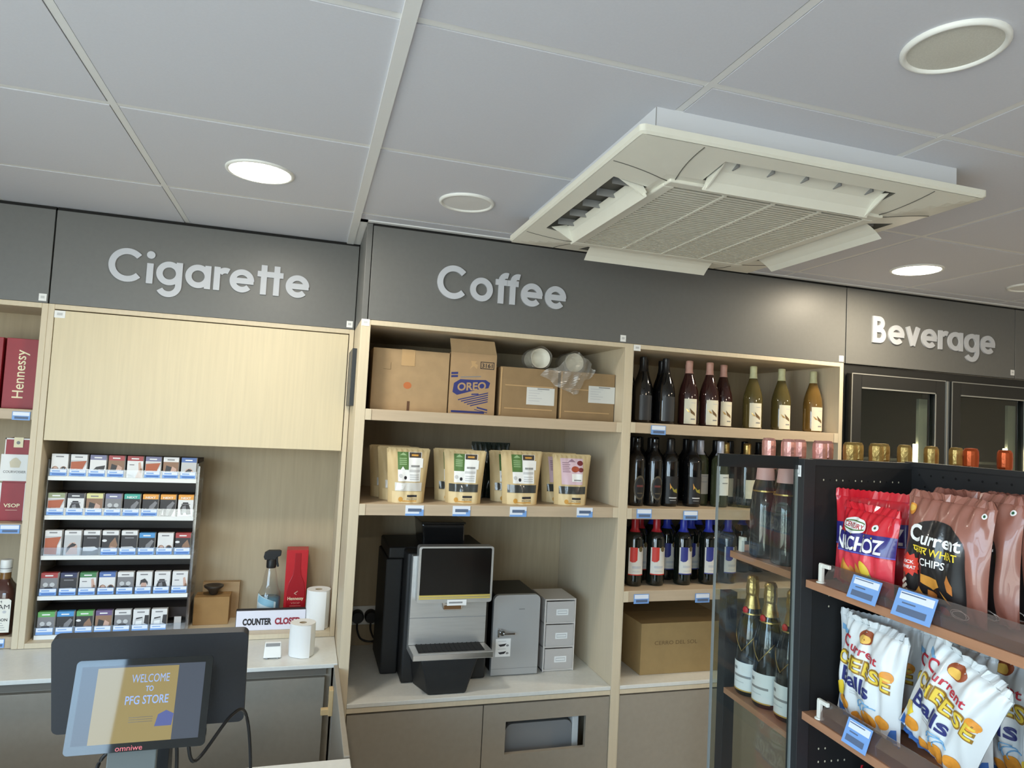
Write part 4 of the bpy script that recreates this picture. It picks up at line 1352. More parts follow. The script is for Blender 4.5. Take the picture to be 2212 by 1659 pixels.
# crumpled clear bag draped from the carton
b = MB()
vs, fs = [], []
NU, NV = 26, 24
rb = random.Random(3)
ph = [(rb.uniform(4, 15), rb.uniform(4, 15), rb.uniform(0, 6.3)) for _ in range(7)]
TLc, TRc, BRc, BLc = (0.868, 1.938), (1.030, 2.052), (1.105, 1.972), (1.012, 1.862)
for i in range(NU + 1):
    for j in range(NV + 1):
        u, v = i / NU, j / NV
        x = (1 - v) * ((1 - u) * TLc[0] + u * TRc[0]) + v * ((1 - u) * BLc[0] + u * BRc[0])
        z = (1 - v) * ((1 - u) * TLc[1] + u * TRc[1]) + v * ((1 - u) * BLc[1] + u * BRc[1])
        cr = sum(abs(math.sin(p * u + q * v + r)) for p, q, r in ph) / 7 - 0.5
        edge = 1 - (2 * u - 1) ** 4 * (2 * v - 1) ** 4
        y = 2.502 - 0.030 * math.sin(PI * u) * math.sin(PI * v) + 0.026 * cr
        x += 0.010 * math.sin(9 * v + 3 * u) * (1 if i in (0, NU) else 0.4)
        z += 0.010 * math.sin(11 * u + 2 * v) * (1 if j in (0, NV) else 0.4)
        vs.append((x, min(y, 2.5165), z))
for i in range(NU):
    for j in range(NV):
        fs.append((i * (NV + 1) + j, (i + 1) * (NV + 1) + j, (i + 1) * (NV + 1) + j + 1, i * (NV + 1) + j + 1))
b.add(vs, fs, PLFILM)
o = b.build('plastic_bag', loc=(1.02, 2.51, 1.9)); tag(o, 'crumpled clear plastic bag hanging over the two brown cartons', 'plastic bag')

# ------------------------------------------------------------------ stand-up pouches
KRAFT = M('kraft_paper', (204, 180, 134), 0.6, noise=0.05, nscale=20, bump=0.15)
KRAFTL = M('kraft_light', (220, 198, 152), 0.5, noise=0.04, nscale=20)
WIND = M('pouch_window', (66, 68, 66), 0.12, coat=0.4)
LGRN = M('label_green', (84, 118, 62), 0.5)
LDRK = M('label_dark', (70, 60, 52), 0.5)
LPNK = M('label_pink', (214, 186, 196), 0.5)
STAMP = M('stamp_amber', (206, 152, 66), 0.6)


def pillow(w, h, d, taper=0.0, base=0.5, wr=0.002, sd=0, wrk=1.0):
    """front surface of a filled pouch or bag: (x, height, offset) to a point, local front is -y"""
    r_ = random.Random(sd)
    ph = [r_.uniform(0, 6.28) for _ in range(6)]

    def m(x, y, off):
        u = max(-1.0, min(1.0, 2 * x / w))
        v = max(0.0, min(1.0, y / h))
        s = (math.sin(PI * (base + (1 - base) * v) if base else PI * v)) if base else math.sin(PI * v) ** 0.6
        if base:
            s = max(0.0, math.sin(PI * (base + (1 - base) * v))) ** 0.8
        c = max(0.0, 1 - abs(u) ** 3.4) ** 0.8
        wv = wr * (math.sin(7 * u + 9 * v + ph[0]) + math.sin(-11 * u + 5 * v + ph[1]) + 0.7 * math.sin(17 * u + 3 * v + ph[2])) * (0.35 + 0.65 * s) * (0.25 + c)
        pl = wr * 1.3 * math.sin(26 * u + ph[3]) * (max(0, v - 0.8) * 5 + (max(0, 0.18 - v) * 5 if not base else 0)) * wrk
        xx = x * (1 + taper * (v - 0.5)) * (1 - 0.06 * s)
        return Vector((xx + off * u * 0.5, -(d / 2) * s * c - off + (wv + pl) * (1 if c > 0.02 else 0.3), y))
    return m


def bag_shell(b, m, w, h, mat, back=None, nx=60, ny=66, depth_back=1.0):
    vs, fs = [], []
    for i in range(nx + 1):
        for j in range(ny + 1):
            p = m(-w / 2 + w * i / nx, h * j / ny, 0)
            vs.append(p)
    N = ny + 1
    for i in range(nx):
        for j in range(ny):
            fs.append((i * N + j, (i + 1) * N + j, (i + 1) * N + j + 1, i * N + j + 1))
    b.add(vs, fs, mat, True)
    vb = [Vector((p.x, -p.y * depth_back + 0.0012, p.z)) for p in vs]
    b.add(vb, [tuple(reversed(f)) for f in fs], back or mat, True)
    b.add([vs[i * N] for i in range(nx + 1)] + [vb[i * N] for i in range(nx + 1)], [(i, nx + 1 + i, nx + 2 + i, i + 1) for i in range(nx)], back or mat)


def pouch(kind):
    w, h, d = 0.152, 0.196, 0.075
    m = pillow(w, h, d, taper=0.14, base=0.5, wr=0.0012, sd=hash(kind) % 7 if False else len(kind))
    b = MB()
    bag_shell(b, m, w, h, KRAFT)
    Q = 0.009
    r = lambda x0, x1, y0, y1, mat, off: b.rect(x0, x1, y0, y1, m, mat, off, Q)
    r(-0.062, 0.060, 0.0, 0.042, KRAFTL, 0.0008)
    r(-0.004, 0.036, 0.022, 0.030, INK, 0.0014); b.text('PFG STORE', 0.016, 0.015, 0.007, m, LDRK, 0.0014, width=0.042, maxlen=Q)
    b.disc(-0.030, 0.014, 0.009, 0.009, m, STAMP, 0.0014, Q); r(-0.024, 0.036, 0.006, 0.010, STAMP, 0.0013)
    if kind != 'cotton':
        r(-0.060, 0.058, 0.044, 0.073, WIND, 0.0008)
    else:
        r(-0.052, 0.054, 0.044, 0.074, M('pouch_window_white', (206, 204, 198), 0.3), 0.0008)
        b.poly([(-0.05, 0.046), (-0.02, 0.05), (-0.01, 0.07), (-0.045, 0.072)], m, WHITEP, 0.0012, Q)
    if kind == 'pink':
        r(-0.048, 0.042, 0.080, 0.182, LPNK, 0.0010)
        b.disc(0.030, 0.164, 0.012, 0.010, m, M('label_berry', (120, 48, 52), 0.5), 0.0016, Q); b.disc(0.010, 0.140, 0.016, 0.012, m, M('label_rust', (166, 76, 50), 0.5), 0.0016, Q); b.disc(0.033, 0.138, 0.011, 0.009, m, M('label_berry'), 0.0016, Q)
        b.poly([(-0.018, 0.168), (0.012, 0.168), (-0.003, 0.180)], m, M('label_mauve', (150, 120, 136), 0.5), 0.0016, Q)
        for k in range(6):
            r(-0.042, -0.010 - 0.004 * (k % 2), 0.128 + 0.007 * k, 0.131 + 0.007 * k, M('label_mauve'), 0.0014)
        r(-0.005, 0.040, 0.092, 0.122, WHITEP, 0.0016); r(0.004, 0.034, 0.095, 0.100, GREY, 0.002)
    else:
        r(-0.040, 0.046, 0.078, 0.184, WHITEP, 0.0010)
        r(-0.040, -0.001, 0.120, 0.184, LGRN, 0.0014)
        r(0.002, 0.044, 0.164, 0.183, LDRK, 0.0014)
        r(0.010, 0.034, 0.170, 0.176, STAMP, 0.0018)
        b.poly([(-0.032, 0.172), (-0.008, 0.172), (-0.02, 0.182)], m, M('label_sage', (150, 178, 130), 0.5), 0.0018, Q)
        for k in range(4):
            r(-0.034, -0.008, 0.138 + 0.007 * k, 0.141 + 0.007 * k, M('label_sage'), 0.0018)
        r(0.000, 0.052, 0.128, 0.162, WHITEP, 0.0022); r(0.008, 0.040, 0.130, 0.137, GREY, 0.0026)
        r(0.002, 0.042, 0.112, 0.121, LGREY, 0.0018)
        b.disc(-0.012, 0.091, 0.0055, 0.0065, m, INK, 0.0018, Q)
        for k in range(3):
            r(0.004, 0.040, 0.084 + 0.008 * k, 0.088 + 0.008 * k, LGREY, 0.0018)
        b.disc(-0.03, 0.098, 0.007, 0.007, m, LGREY, 0.0018, Q)
        if kind == 'cotton':
            b.poly([(-0.030, 0.12), (-0.014, 0.12), (-0.022, 0.132)], m, WHITEP, 0.0022, Q)
    # heat-sealed top edge
    b.box(-0.076, 0.076, -0.0014, 0.0016, h - 0.014, h + 0.003, KRAFT)
    return b


Z2 = 1.436
GP = 'kraft paper pouches on the lower coffee shelf'
pp = pouch('cotton').build('pouch'); pp.location = (0.372, 2.515, Z2); pp.rotation_euler = (0, 0, 0.05)
tag(pp, 'kraft pouch with green and white label and a white window, first from left', 'pouch', GP)
pg = pouch('green').build('pouch'); pg.location = (0.588, 2.52, Z2); pg.rotation_euler = (0, 0, -0.18)
tag(pg, 'kraft pouch with green and white label, dark window, left of the dark foil pouch', 'pouch', GP)
o = pg.copy(); COL.objects.link(o); o.location = (0.812, 2.515, Z2); o.rotation_euler = (0, 0, 0.02); o.scale = (1.06, 1, 1.03)
tag(o, 'kraft pouch with green and white label, dark window, right of the dark foil pouch', 'pouch', GP)
pk = pouch('pink').build('pouch'); pk.location = (1.024, 2.52, Z2); pk.rotation_euler = (0, 0, -0.06)
tag(pk, 'kraft pouch with a pale pink label at the right of the row', 'pouch', GP)
for x, y, src, w in ((0.348, 2.60, pp, 'first pouch with the white window'), (0.562, 2.605, pg, 'second pouch from left'), (0.785, 2.60, pg, 'third pouch, right of the dark foil pouch'), (1.000, 2.605, pk, 'pouch with the pink label'), (0.325, 2.69, pp, 'two pouches at the left end')):
    o = src.copy(); COL.objects.link(o); o.location = (x, y, Z2); o.rotation_euler = (0, 0, rnd.uniform(-0.1, 0.1))
    tag(o, 'kraft pouch standing hidden behind the ' + w, 'pouch', GP)
m = pillow(0.16, 0.222, 0.07, taper=0.05, base=0.5, wr=0.0025, sd=5)
b = MB(); bag_shell(b, m, 0.16, 0.222, M('dark_green_foil', (24, 36, 32), 0.22, coat=0.3))
b.box(-0.082, 0.082, -0.0014, 0.0016, 0.212, 0.226, M('dark_green_foil'))
o = b.build('pouch'); o.location = (0.742, 2.72, Z2); tag(o, 'dark green shiny foil pouch between the kraft pouches', 'pouch', GP)

# ------------------------------------------------------------------ coffee machine
CM = thing('coffee_machine', 'black coffee machine with a silver front, big touchscreen and drip tray', 'coffee machine', (0.57, 2.70, 0.745), world=True)
MBLK = M('machine_black', (33, 34, 35), 0.5, noise=0.05, nscale=60)
b = MB(); b.box(0.405, 0.735, 2.60, 2.985, 0.747, 1.232, MBLK); b.box(0.345, 0.74, 2.70, 2.985, 1.190, 1.236, MBLK); b.build('body', CM, 0.008, 3)
b = MB(); b.box(0.338, 0.404, 2.70, 2.985, 0.747, 1.19, MBLK); b.build('side_cover', CM, 0.006)
b = MB(); b.hexa([(0.478, 2.69, 1.235), (0.645, 2.69, 1.235), (0.645, 2.87, 1.235), (0.478, 2.87, 1.235), (0.468, 2.68, 1.330), (0.640, 2.68, 1.330), (0.640, 2.88, 1.330), (0.468, 2.88, 1.330)], M('hopper_smoke', (22, 22, 23), 0.15, coat=0.5)); h_ = b.build('bean_hopper', CM, 0.006)
b = MB(); b.box(0.464, 0.644, 2.676, 2.884, 1.330, 1.338, BLACKG); b.build('hopper_lid', CM, 0.002)
b = MB(); b.box(0.421, 0.716, 2.565, 2.60, 0.898, 1.228, STEEL); b.box(0.4205, 0.7165, 2.5645, 2.566, 0.9955, 0.9985, GREY)
b.build('front_panel', CM, 0.006, 3)
b = MB(); b.prism(rrect(0.1435, 0.104, 0.010), flat((0.5775, 2.515, 1.168), (1, 0, 0), (0, 0, 1)), STEEL, -0.05, 0.0); sc = b.build('screen_housing', CM, 0.003)
b = MB(); mp = front(0.5775, 2.515, 1.168); b.prism(rrect(0.135, 0.088, 0.006, cy=0.010), mp, BLACKG, 0.0, 0.0012); b.build('touchscreen', sc)
b = MB(); b.box(0.442, 0.713, 2.511, 2.5145, 1.0795, 1.094, M('brass_strip', (226, 206, 116), 0.3, 0.5)); b.box(0.442, 0.713, 2.5105, 2.511, 1.0855, 1.0875, CHROME); b.build('trim_strip', sc)
b = MB(); b.box(0.5485, 0.622, 2.5105, 2.512, 1.055, 1.0765, WHITEP); b.rect(-0.03, 0.022, -0.003, 0.003, front(0.585, 2.5105, 1.066), GREY, 0.0006); b.build('name_sticker', sc)
b = MB(); b.prism([(-0.043, 0.02), (-0.036, -0.006), (-0.03, -0.010), (0.03, -0.010), (0.036, -0.006), (0.043, 0.02)], front(0.574, 2.545, 1.044), CHROME, -0.02, 0.02); b.box(0.540, 0.606, 2.522, 2.526, 1.038, 1.052, M('spout_amber', (120, 84, 50), 0.3)); b.build('spout', CM, 0.003)
b = MB()
b.hexa([(0.424, 2.462, 0.874), (0.722, 2.462, 0.874), (0.714, 2.60, 0.874), (0.421, 2.60, 0.874), (0.424, 2.462, 0.897), (0.722, 2.462, 0.897), (0.714, 2.60, 0.897), (0.421, 2.60, 0.897)], STEEL); b.box(0.424, 0.722, 2.4605, 2.462, 0.876, 0.895, CHROME); b.build('drip_tray', CM, 0.002)
b = MB(); b.box(0.446, 0.694, 2.478, 2.592, 0.8972, 0.8995, M('tray_black', (14, 14, 15), 0.7))
for k in range(14):
    b.box(0.450 + 0.0175 * k, 0.454 + 0.0175 * k, 2.48, 2.59, 0.8992, 0.901, M('tray_black'))
b.build('tray_grid', CM)
b = MB(); b.hexa([(0.490, 2.475, 0.7455), (0.628, 2.475, 0.7455), (0.66, 2.60, 0.7455), (0.45, 2.60, 0.7455), (0.455, 2.470, 0.8735), (0.668, 2.470, 0.8735), (0.69, 2.60, 0.8735), (0.43, 2.60, 0.8735)], MBLK); b.build('base', CM, 0.006)
# milk cooler
MC = thing('milk_cooler', 'small silver milk cooler with a lever lock beside the coffee machine', 'cooler', (0.857, 2.70, 0.7455), world=True)
b = MB(); b.box(0.768, 0.952, 2.636, 2.88, 0.7455, 1.058, BLACK); b.build('body', MC, 0.008, 3)
b = MB()
mp = front(0.8575, 2.612, 0.7455)
dr = [(-0.097, 0.004), (0.097, 0.004)] + [(0.097 - 0.022 + 0.022 * math.cos(a), 0.316 - 0.022 + 0.022 * math.sin(a)) for a in [PI / 2 * k / 6 for k in range(7)]] + [(-0.097 + 0.022 + 0.022 * math.cos(a), 0.316 - 0.022 + 0.022 * math.sin(a)) for a in [PI / 2 + PI / 2 * k / 6 for k in range(7)]]
b.prism(dr, mp, SILVER, -0.022, 0.0)
b.rect(-0.096, 0.096, 0.0285, 0.030, mp, GREY, 0.0005); b.rect(0.008, 0.032, 0.258, 0.262, mp, GREY, 0.0005)
md = b.build('door', MC, 0.003)
b = MB(); b.lathe([(0.010, 2.594), (0.012, 2.600), (0.012, 2.612)], CHROME, 20, (0.797, 0, 0.918), axis='y'); b.box(0.800, 0.848, 2.590, 2.597, 0.911, 0.919, CHROME); b.box(0.778, 0.786, 2.598, 2.612, 0.900, 0.934, CHROME)
b.build('lever_lock', md, 0.002)
b = MB(); mp = front(0.806, 2.612, 0.857); b.rect(-0.031, 0.031, -0.035, 0.035, mp, WHITEP, 0.0008)
for y in (0.012, -0.018):
    b.poly([(-0.02, y), (-0.012, y - 0.008), (0.006, y - 0.006), (0.014, y + 0.004), (0.0, y + 0.002)], mp, INK, 0.0012)
    b.disc(0.018, y - 0.004, 0.006, 0.004, mp, GREY, 0.0012)
    b.rect(-0.022, 0.012, y + 0.012, y + 0.014, mp, LGREY, 0.0012)
b.build('notice_sticker', md)

# three-drawer organiser
OG = thing('drawer_organiser', 'frosted clear three-drawer organiser at the right of the milk cooler', 'organiser', (1.05, 2.72, 0.7455), world=True)
FRB = M('frost_frame', (214, 206, 198), 0.35, trans=0.0)
b = MB()
b.box(0.983, 1.119, 2.63, 2.80, 1.030, 1.036, FRB); b.box(0.983, 0.989, 2.63, 2.80, 0.7455, 1.03, FRB); b.box(1.113, 1.119, 2.63, 2.80, 0.7455, 1.03, FRB); b.box(0.983, 1.119, 2.795, 2.80, 0.7455, 1.03, FRB)
for z in (0.7455, 0.838, 0.934):
    b.box(0.983, 1.119, 2.634, 2.80, z, z + 0.008, FRB)
b.build('frame', OG, 0.002)
for z0, z1 in ((0.756, 0.836), (0.848, 0.932), (0.944, 1.026)):
    b = MB(); b.box(0.991, 1.111, 2.628, 2.632, z0, z1, FROST); b.box(0.991, 0.994, 2.632, 2.78, z0, z1, FROST); b.box(1.108, 1.111, 2.632, 2.78, z0, z1, FROST); b.box(0.991, 1.111, 2.632, 2.78, z0, z0 + 0.003, FROST)
    b.box(0.996, 1.106, 2.636, 2.775, z0 + 0.004, z0 + 0.045, M('stored_sachets', (150, 134, 124), 0.7, noise=0.15, nscale=60))
    dd = b.build('drawer', OG)
    b = MB(); mp = front(1.058, 2.628, (z0 + z1) / 2 - 0.002); b.prism([(-0.026, -0.012), (0.026, -0.012), (0.026, 0.012), (-0.026, 0.012)], mp, WHITEP, 0, 0.0008); b.rect(-0.021, 0.021, -0.007, 0.007, mp, LGREY, 0.0012); b.rect(-0.019, 0.019, -0.003, 0.003, mp, WHITEP, 0.0014)
    b.build('drawer_label', dd)

# double wall socket with two plugs
SK = thing('wall_socket', 'white double wall socket at the back of the coffee machine bay', 'socket', (0.307, YB, 0.872), world=True)
b = MB(); b.box(0.236, 0.378, YB - 0.012, YB - 0.0005, 0.835, 0.915, WHITE); b.build('plate', SK, 0.003)
for x, lab in ((0.270, 'black plug in the left socket with its cable curling down'), (0.327, 'black plug in the right socket beside the machine')):
    b = MB(); b.lathe([(0.022, YB - 0.052), (0.027, YB - 0.042), (0.027, YB - 0.0125)], BLACK, 20, (x, 0, 0.876), axis='y')
    b.tube(spline([(x, YB - 0.035, 0.852), (x + 0.002, YB - 0.04, 0.82), (x + 0.02, YB - 0.045, 0.785), (x + 0.065, YB - 0.05, 0.775), (x + 0.10, YB - 0.06, 0.80)]), 0.004, BLACK)
    o = b.build('power_plug', loc=(x, YB - 0.03, 0.876)); tag(o, lab, 'plug', 'black plugs in the wall socket')

# ------------------------------------------------------------------ bottles
GREENG = M('glass_dark_green', (18, 22, 18), 0.07, coat=0.5)
BLACKGL = M('glass_black', (14, 14, 15), 0.07, coat=0.5)
ROSEG = M('glass_rose', (50, 26, 24), 0.07, coat=0.5)
WHTG = M('glass_olive', (84, 74, 40), 0.07, coat=0.5)
WHTG2 = M('glass_amber', (110, 84, 40), 0.07, coat=0.5)
CLRG = M('glass_clear_green', (58, 62, 42), 0.06, coat=0.5)
LABC = M('label_ivory', (224, 218, 196), 0.6)
LABK = M('label_black', (30, 30, 32), 0.5)

BURG = [(0.036, 0), (0.0405, 0.004), (0.0415, 0.012), (0.0415, 0.125), (0.0385, 0.150), (0.031, 0.178), (0.022, 0.205), (0.0155, 0.228), (0.0140, 0.245), (0.0138, 0.275)]
BORD = [(0.033, 0), (0.0365, 0.004), (0.0372, 0.012), (0.0372, 0.185), (0.034, 0.202), (0.022, 0.217), (0.0145, 0.230), (0.0138, 0.275)]
CHMP = [(0.040, 0), (0.0435, 0.004), (0.0442, 0.012), (0.0442, 0.145), (0.0405, 0.175), (0.032, 0.205), (0.0235, 0.235), (0.0165, 0.265), (0.0150, 0.285), (0.0150, 0.292)]


def bottle(name, label, loc, prof, glass, cap, cap_from, cap_top, lab=None, deco=None, rotz=0.0, group=None, cat='wine bottle', lr=0.0415, capr=0.0150):
    t = thing(name, label, cat, loc, rotz, group)
    b = MB(); b.lathe(prof, glass, 28); b.build('glass_body', t)
    b = MB()
    cp = [(r + 0.0008, z) for r, z in prof if cap_from <= z < cap_top - 0.002]
    if not cp or cp[0][1] > cap_from + 0.002:
        # radius where the capsule begins
        for (r0, z0), (r1, z1) in zip(prof, prof[1:]):
            if z0 <= cap_from <= z1:
                cp = [(r0 + (r1 - r0) * (cap_from - z0) / (z1 - z0) + 0.0008, cap_from)] + cp
                break
    cp += [(prof[-1][0] + 0.0016, prof[-1][1] - 0.012), (prof[-1][0] + 0.0016, cap_top - 0.002), (prof[-1][0] * 0.8, cap_top)]
    cp = sorted(cp, key=lambda q: q[1])
    b.lathe(cp, cap, 24); b.build('capsule', t)
    if lab:
        w, z0, z1, mat = lab
        b = MB(); mp = cyl(lr)
        b.rect(-w / 2, w / 2, z0, z1, mp, mat, 0.0007, 0.010)
        if deco:
            deco(b, mp)
        b.build('label', t)
    return t


LEAF = M('leaf_brown', (110, 86, 56), 0.5)
LEAFG = M('leaf_gilt', (210, 170, 104), 0.3, 0.6)


def deco_leaf(b, mp):
    b.poly([(-0.006, 0.074), (0.000, 0.052), (0.020, 0.040), (0.018, 0.052), (0.004, 0.064)], mp, LEAF, 0.0012, 0.008)
    b.poly([(0.016, 0.040), (0.026, 0.076), (0.021, 0.058)], mp, LEAF, 0.0012, 0.008)
    b.poly([(-0.022, 0.072), (-0.008, 0.062), (-0.002, 0.054), (-0.012, 0.056)], mp, LEAFG, 0.0012, 0.008)
    b.rect(0.0, 0.020, 0.024, 0.029, mp, GREY, 0.0012, 0.008); b.rect(0.0, 0.022, 0.094, 0.0965, mp, LGREY, 0.0012, 0.008)


def deco_dark(b, mp):
    b.poly([(-0.014, 0.09), (0.0, 0.062), (0.02, 0.055), (0.016, 0.075), (0.004, 0.07)], mp, M('leaf_olive', (150, 140, 58), 0.4), 0.0012, 0.008)
    b.poly([(-0.016, 0.098), (-0.008, 0.08), (-0.014, 0.07)], mp, M('leaf_orange', (222, 160, 84), 0.3), 0.0014, 0.008)
    b.rect(-0.018, 0.018, 0.034, 0.039, mp, LGREY, 0.0012, 0.008); b.rect(-0.014, 0.014, 0.024, 0.027, mp, GREY, 0.0012, 0.008)


def deco_text(b, mp):
    b.rect(-0.012, 0.016, 0.125, 0.128, mp, GREY, 0.0012, 0.008); b.rect(-0.014, 0.014, 0.100, 0.104, mp, GREY, 0.0012, 0.008)


ZW1, ZW2, ZW3 = 1.775, 1.4335, 1.1085
PINKC = M('capsule_pink', (196, 150, 136), 0.5, noise=0.08, nscale=60)
IVOC = M('capsule_ivory', (206, 206, 164), 0.5, noise=0.06, nscale=60)
DARKC = M('capsule_black', (24, 24, 26), 0.3)
WHTC = M('capsule_silver', (190, 190, 200), 0.35, 0.3)
G1 = 'bottles on the top wine shelf'
LB = (0.056, 0.006, 0.112, LABC)
spots = [(1.345, 2.56, 'front left'), (1.447, 2.55, 'front right'), (1.325, 2.66, 'second row left'), (1.405, 2.66, 'second row middle'), (1.485, 2.655, 'second row right'), (1.375, 2.76, 'back row')]
kp = None
for x, y, w in spots:
    l = 'black bottle in the dark left corner of the top wine shelf, ' + w
    if kp is None:
        kp = bottle('wine_bottle', l, (x, y, ZW1), BURG, BLACKGL, DARKC, 0.215, 0.278, (0.06, 0.012, 0.115, M('label_charcoal', (52, 54, 58), 0.4)), None, group=G1)
    else:
        copy_tree(kp, l, (x, y, ZW1))
r1 = bottle('wine_bottle', 'dark rose wine bottle with pink capsule, first from left on the top wine shelf', (1.562, 2.555, ZW1), BURG, ROSEG, PINKC, 0.222, 0.277, LB, deco_leaf, -0.25, G1)
copy_tree(r1, 'dark rose wine bottle with pink capsule hidden behind the first pink-capped one', (1.634, 2.68, ZW1), (0, 0, -0.1))
copy_tree(r1, 'dark rose wine bottle with pink capsule, second in front on the top wine shelf', (1.662, 2.553, ZW1), (0, 0, -0.12))
copy_tree(r1, 'dark rose wine bottle with dull pink capsule, set back, third from left', (1.763, 2.60, ZW1), (0, 0, -0.1))
w1 = bottle('wine_bottle', 'olive white wine bottle with ivory capsule, left of three at right of top shelf', (1.884, 2.553, ZW1), BURG, WHTG, IVOC, 0.222, 0.277, LB, deco_leaf, -0.25, G1)
copy_tree(w1, 'olive white wine bottle with ivory capsule, middle of three at right of top shelf', (2.036, 2.557, ZW1), (0, 0, -0.14))
copy_tree(w1, 'olive white wine bottle standing close behind the middle ivory-capped bottle', (2.108, 2.65, ZW1), (0, 0, -0.1))
w3 = bottle('wine_bottle', 'amber white wine bottle with ivory capsule at the right end of the top shelf', (2.205, 2.553, ZW1), BURG, WHTG2, IVOC, 0.222, 0.277, LB, deco_leaf, -0.12, G1)
# second shelf
G2 = 'bottles on the second wine shelf'
LO = M('label_sepia', (84, 76, 60), 0.5)


def deco_oval(b, mp):
    b.disc(0, 0.075, 0.026, 0.050, mp, LO, 0.0007, 0.010)
    b.disc(0, 0.075, 0.021, 0.042, mp, LABK, 0.0012, 0.010)
    b.rect(-0.014, 0.014, 0.078, 0.086, mp, M('label_wine', (104, 50, 48), 0.5), 0.0016, 0.010); b.rect(-0.012, 0.012, 0.050, 0.055, mp, LO, 0.0016, 0.01)


a_ = bottle('beer_bottle', 'dark bottle with oval sepia label at the left end of the second wine shelf', (1.327, 2.55, ZW2), BORD, BLACKGL, DARKC, 0.240, 0.262, (0.01, 0.02, 0.03, LABK), deco_oval, 0, G2, 'bottle', 0.0372)
copy_tree(a_, 'dark bottle with oval sepia label, second from left on the second wine shelf', (1.408, 2.55, ZW2))
c_ = bottle('wine_bottle', 'black wine bottle with olive leaf label, third from left on the second shelf', (1.482, 2.55, ZW2), BORD, BLACKGL, DARKC, 0.215, 0.281, (0.062, 0.012, 0.125, LABK), deco_dark, 0, G2, 'wine bottle', 0.0372)
copy_tree(c_, 'black wine bottle with olive leaf label left of the white-capped bottles', (1.592, 2.55, ZW2))
e_ = bottle('wine_bottle', 'pale green wine bottle with grey label and silver capsule behind the white-labelled one', (1.660, 2.60, ZW2), BORD, CLRG, WHTC, 0.218, 0.281, (0.05, 0.050, 0.135, M('label_grey', (170, 166, 158), 0.6)), deco_text, 0, G2, 'wine bottle', 0.0372)
f_ = bottle('wine_bottle', 'pale green wine bottle with bright white label at the glass fin edge', (1.727, 2.55, ZW2), BORD, CLRG, WHTC, 0.218, 0.281, (0.05, 0.050, 0.140, WHITEP), deco_text, 0.1, G2, 'wine bottle', 0.0372)
for x, y, w in ((1.36, 2.65, 'left corner'), (1.45, 2.66, 'gap left of the leaf label'), (1.545, 2.65, 'gap between the two leaf labels')):
    copy_tree(c_, 'black wine bottle in back row of second shelf, ' + w, (x, y, ZW2))
gf_ = bottle('sparkling_wine_bottle', 'dark sparkling bottle with gold foil, leftmost of the small gold-foiled row', (1.792, 2.605, ZW2), BORD, GREENG, GOLD, 0.200, 0.276, (0.05, 0.04, 0.12, LABC), None, 0, G2, 'wine bottle', 0.0372)
for x, y, w in ((1.850, 2.535, 'second of the small gold-foiled row'), (1.908, 2.61, 'third of the small gold-foiled row'), (1.966, 2.535, 'behind the left pink foil')):
    copy_tree(gf_, 'dark sparkling bottle with gold foil, ' + w, (x, y, ZW2))
# third shelf
G3 = 'red wine bottles on the third wine shelf'
REDB = M('label_vermilion', (206, 58, 46), 0.5)
BLUB = M('label_royal', (54, 60, 136), 0.5)


def deco_flag(col):
    def d(b, mp):
        b.poly([(-0.028, 0.10), (-0.028, 0.157), (0.002, 0.157), (0.002, 0.106), (-0.006, 0.098), (-0.018, 0.096)], mp, col, 0.0012, 0.008)
        b.disc(0.016, 0.150, 0.009, 0.011, mp, M('seal_bronze', (110, 96, 60), 0.4), 0.0016, 0.008)
        b.rect(-0.018, 0.02, 0.072, 0.082, mp, LGREY, 0.0012, 0.008); b.rect(-0.016, 0.018, 0.058, 0.061, mp, LGREY, 0.0012, 0.008)
        b.rect(-0.034, 0.034, 0.045, 0.049, mp, col, 0.0012, 0.008)
    return d


LW = (0.068, 0.045, 0.155, M('label_offwhite', (222, 218, 208), 0.6))
ra = bottle('wine_bottle', 'red-capped wine bottle with white and red label at the left of the third shelf', (1.332, 2.55, ZW3), BORD, GREENG, M('capsule_red', (150, 26, 34), 0.35), 0.215, 0.281, LW, deco_flag(REDB), -0.15, G3, 'wine bottle', 0.0372)
copy_tree(ra, 'red-capped wine bottle with white and red label, second from left on third shelf', (1.432, 2.55, ZW3))
bl = bottle('wine_bottle', 'blue-capped wine bottle with white and blue label, left of the front blue pair', (1.560, 2.55, ZW3), BORD, GREENG, M('capsule_blue', (44, 56, 160), 0.35), 0.215, 0.281, LW, deco_flag(BLUB), 0, G3, 'wine bottle', 0.0372)
copy_tree(bl, 'blue-capped wine bottle with white and blue label, right of the front blue pair', (1.682, 2.55, ZW3))
copy_tree(bl, 'blue-labelled wine bottle set back between the red and blue labelled bottles', (1.535, 2.645, ZW3))
copy_tree(bl, 'blue-labelled wine bottle set back between the two front blue ones', (1.655, 2.645, ZW3))
copy_tree(ra, 'red-capped wine bottle in the second row between the two red-labelled ones', (1.405, 2.645, ZW3))
copy_tree(bl, 'blue-labelled wine bottle seen through the glass fin on the third shelf', (1.785, 2.56, ZW3))
# closely packed back rows that darken the second and third shelves
for z, src, nm in ((ZW2, c_, 'second'), (ZW3, bl, 'third')):
    for k in range(12):
        t = thing('wine_bottle', 'dark wine bottle in the packed back row of the %s wine shelf' % nm, 'wine bottle', (1.290 + 0.0785 * k, 2.755, z), 0, 'packed back row of the %s wine shelf' % nm)
        for ch in src.children:
            if ch.name.startswith('label'):
                continue
            o = ch.copy(); COL.objects.link(o); o.parent = t
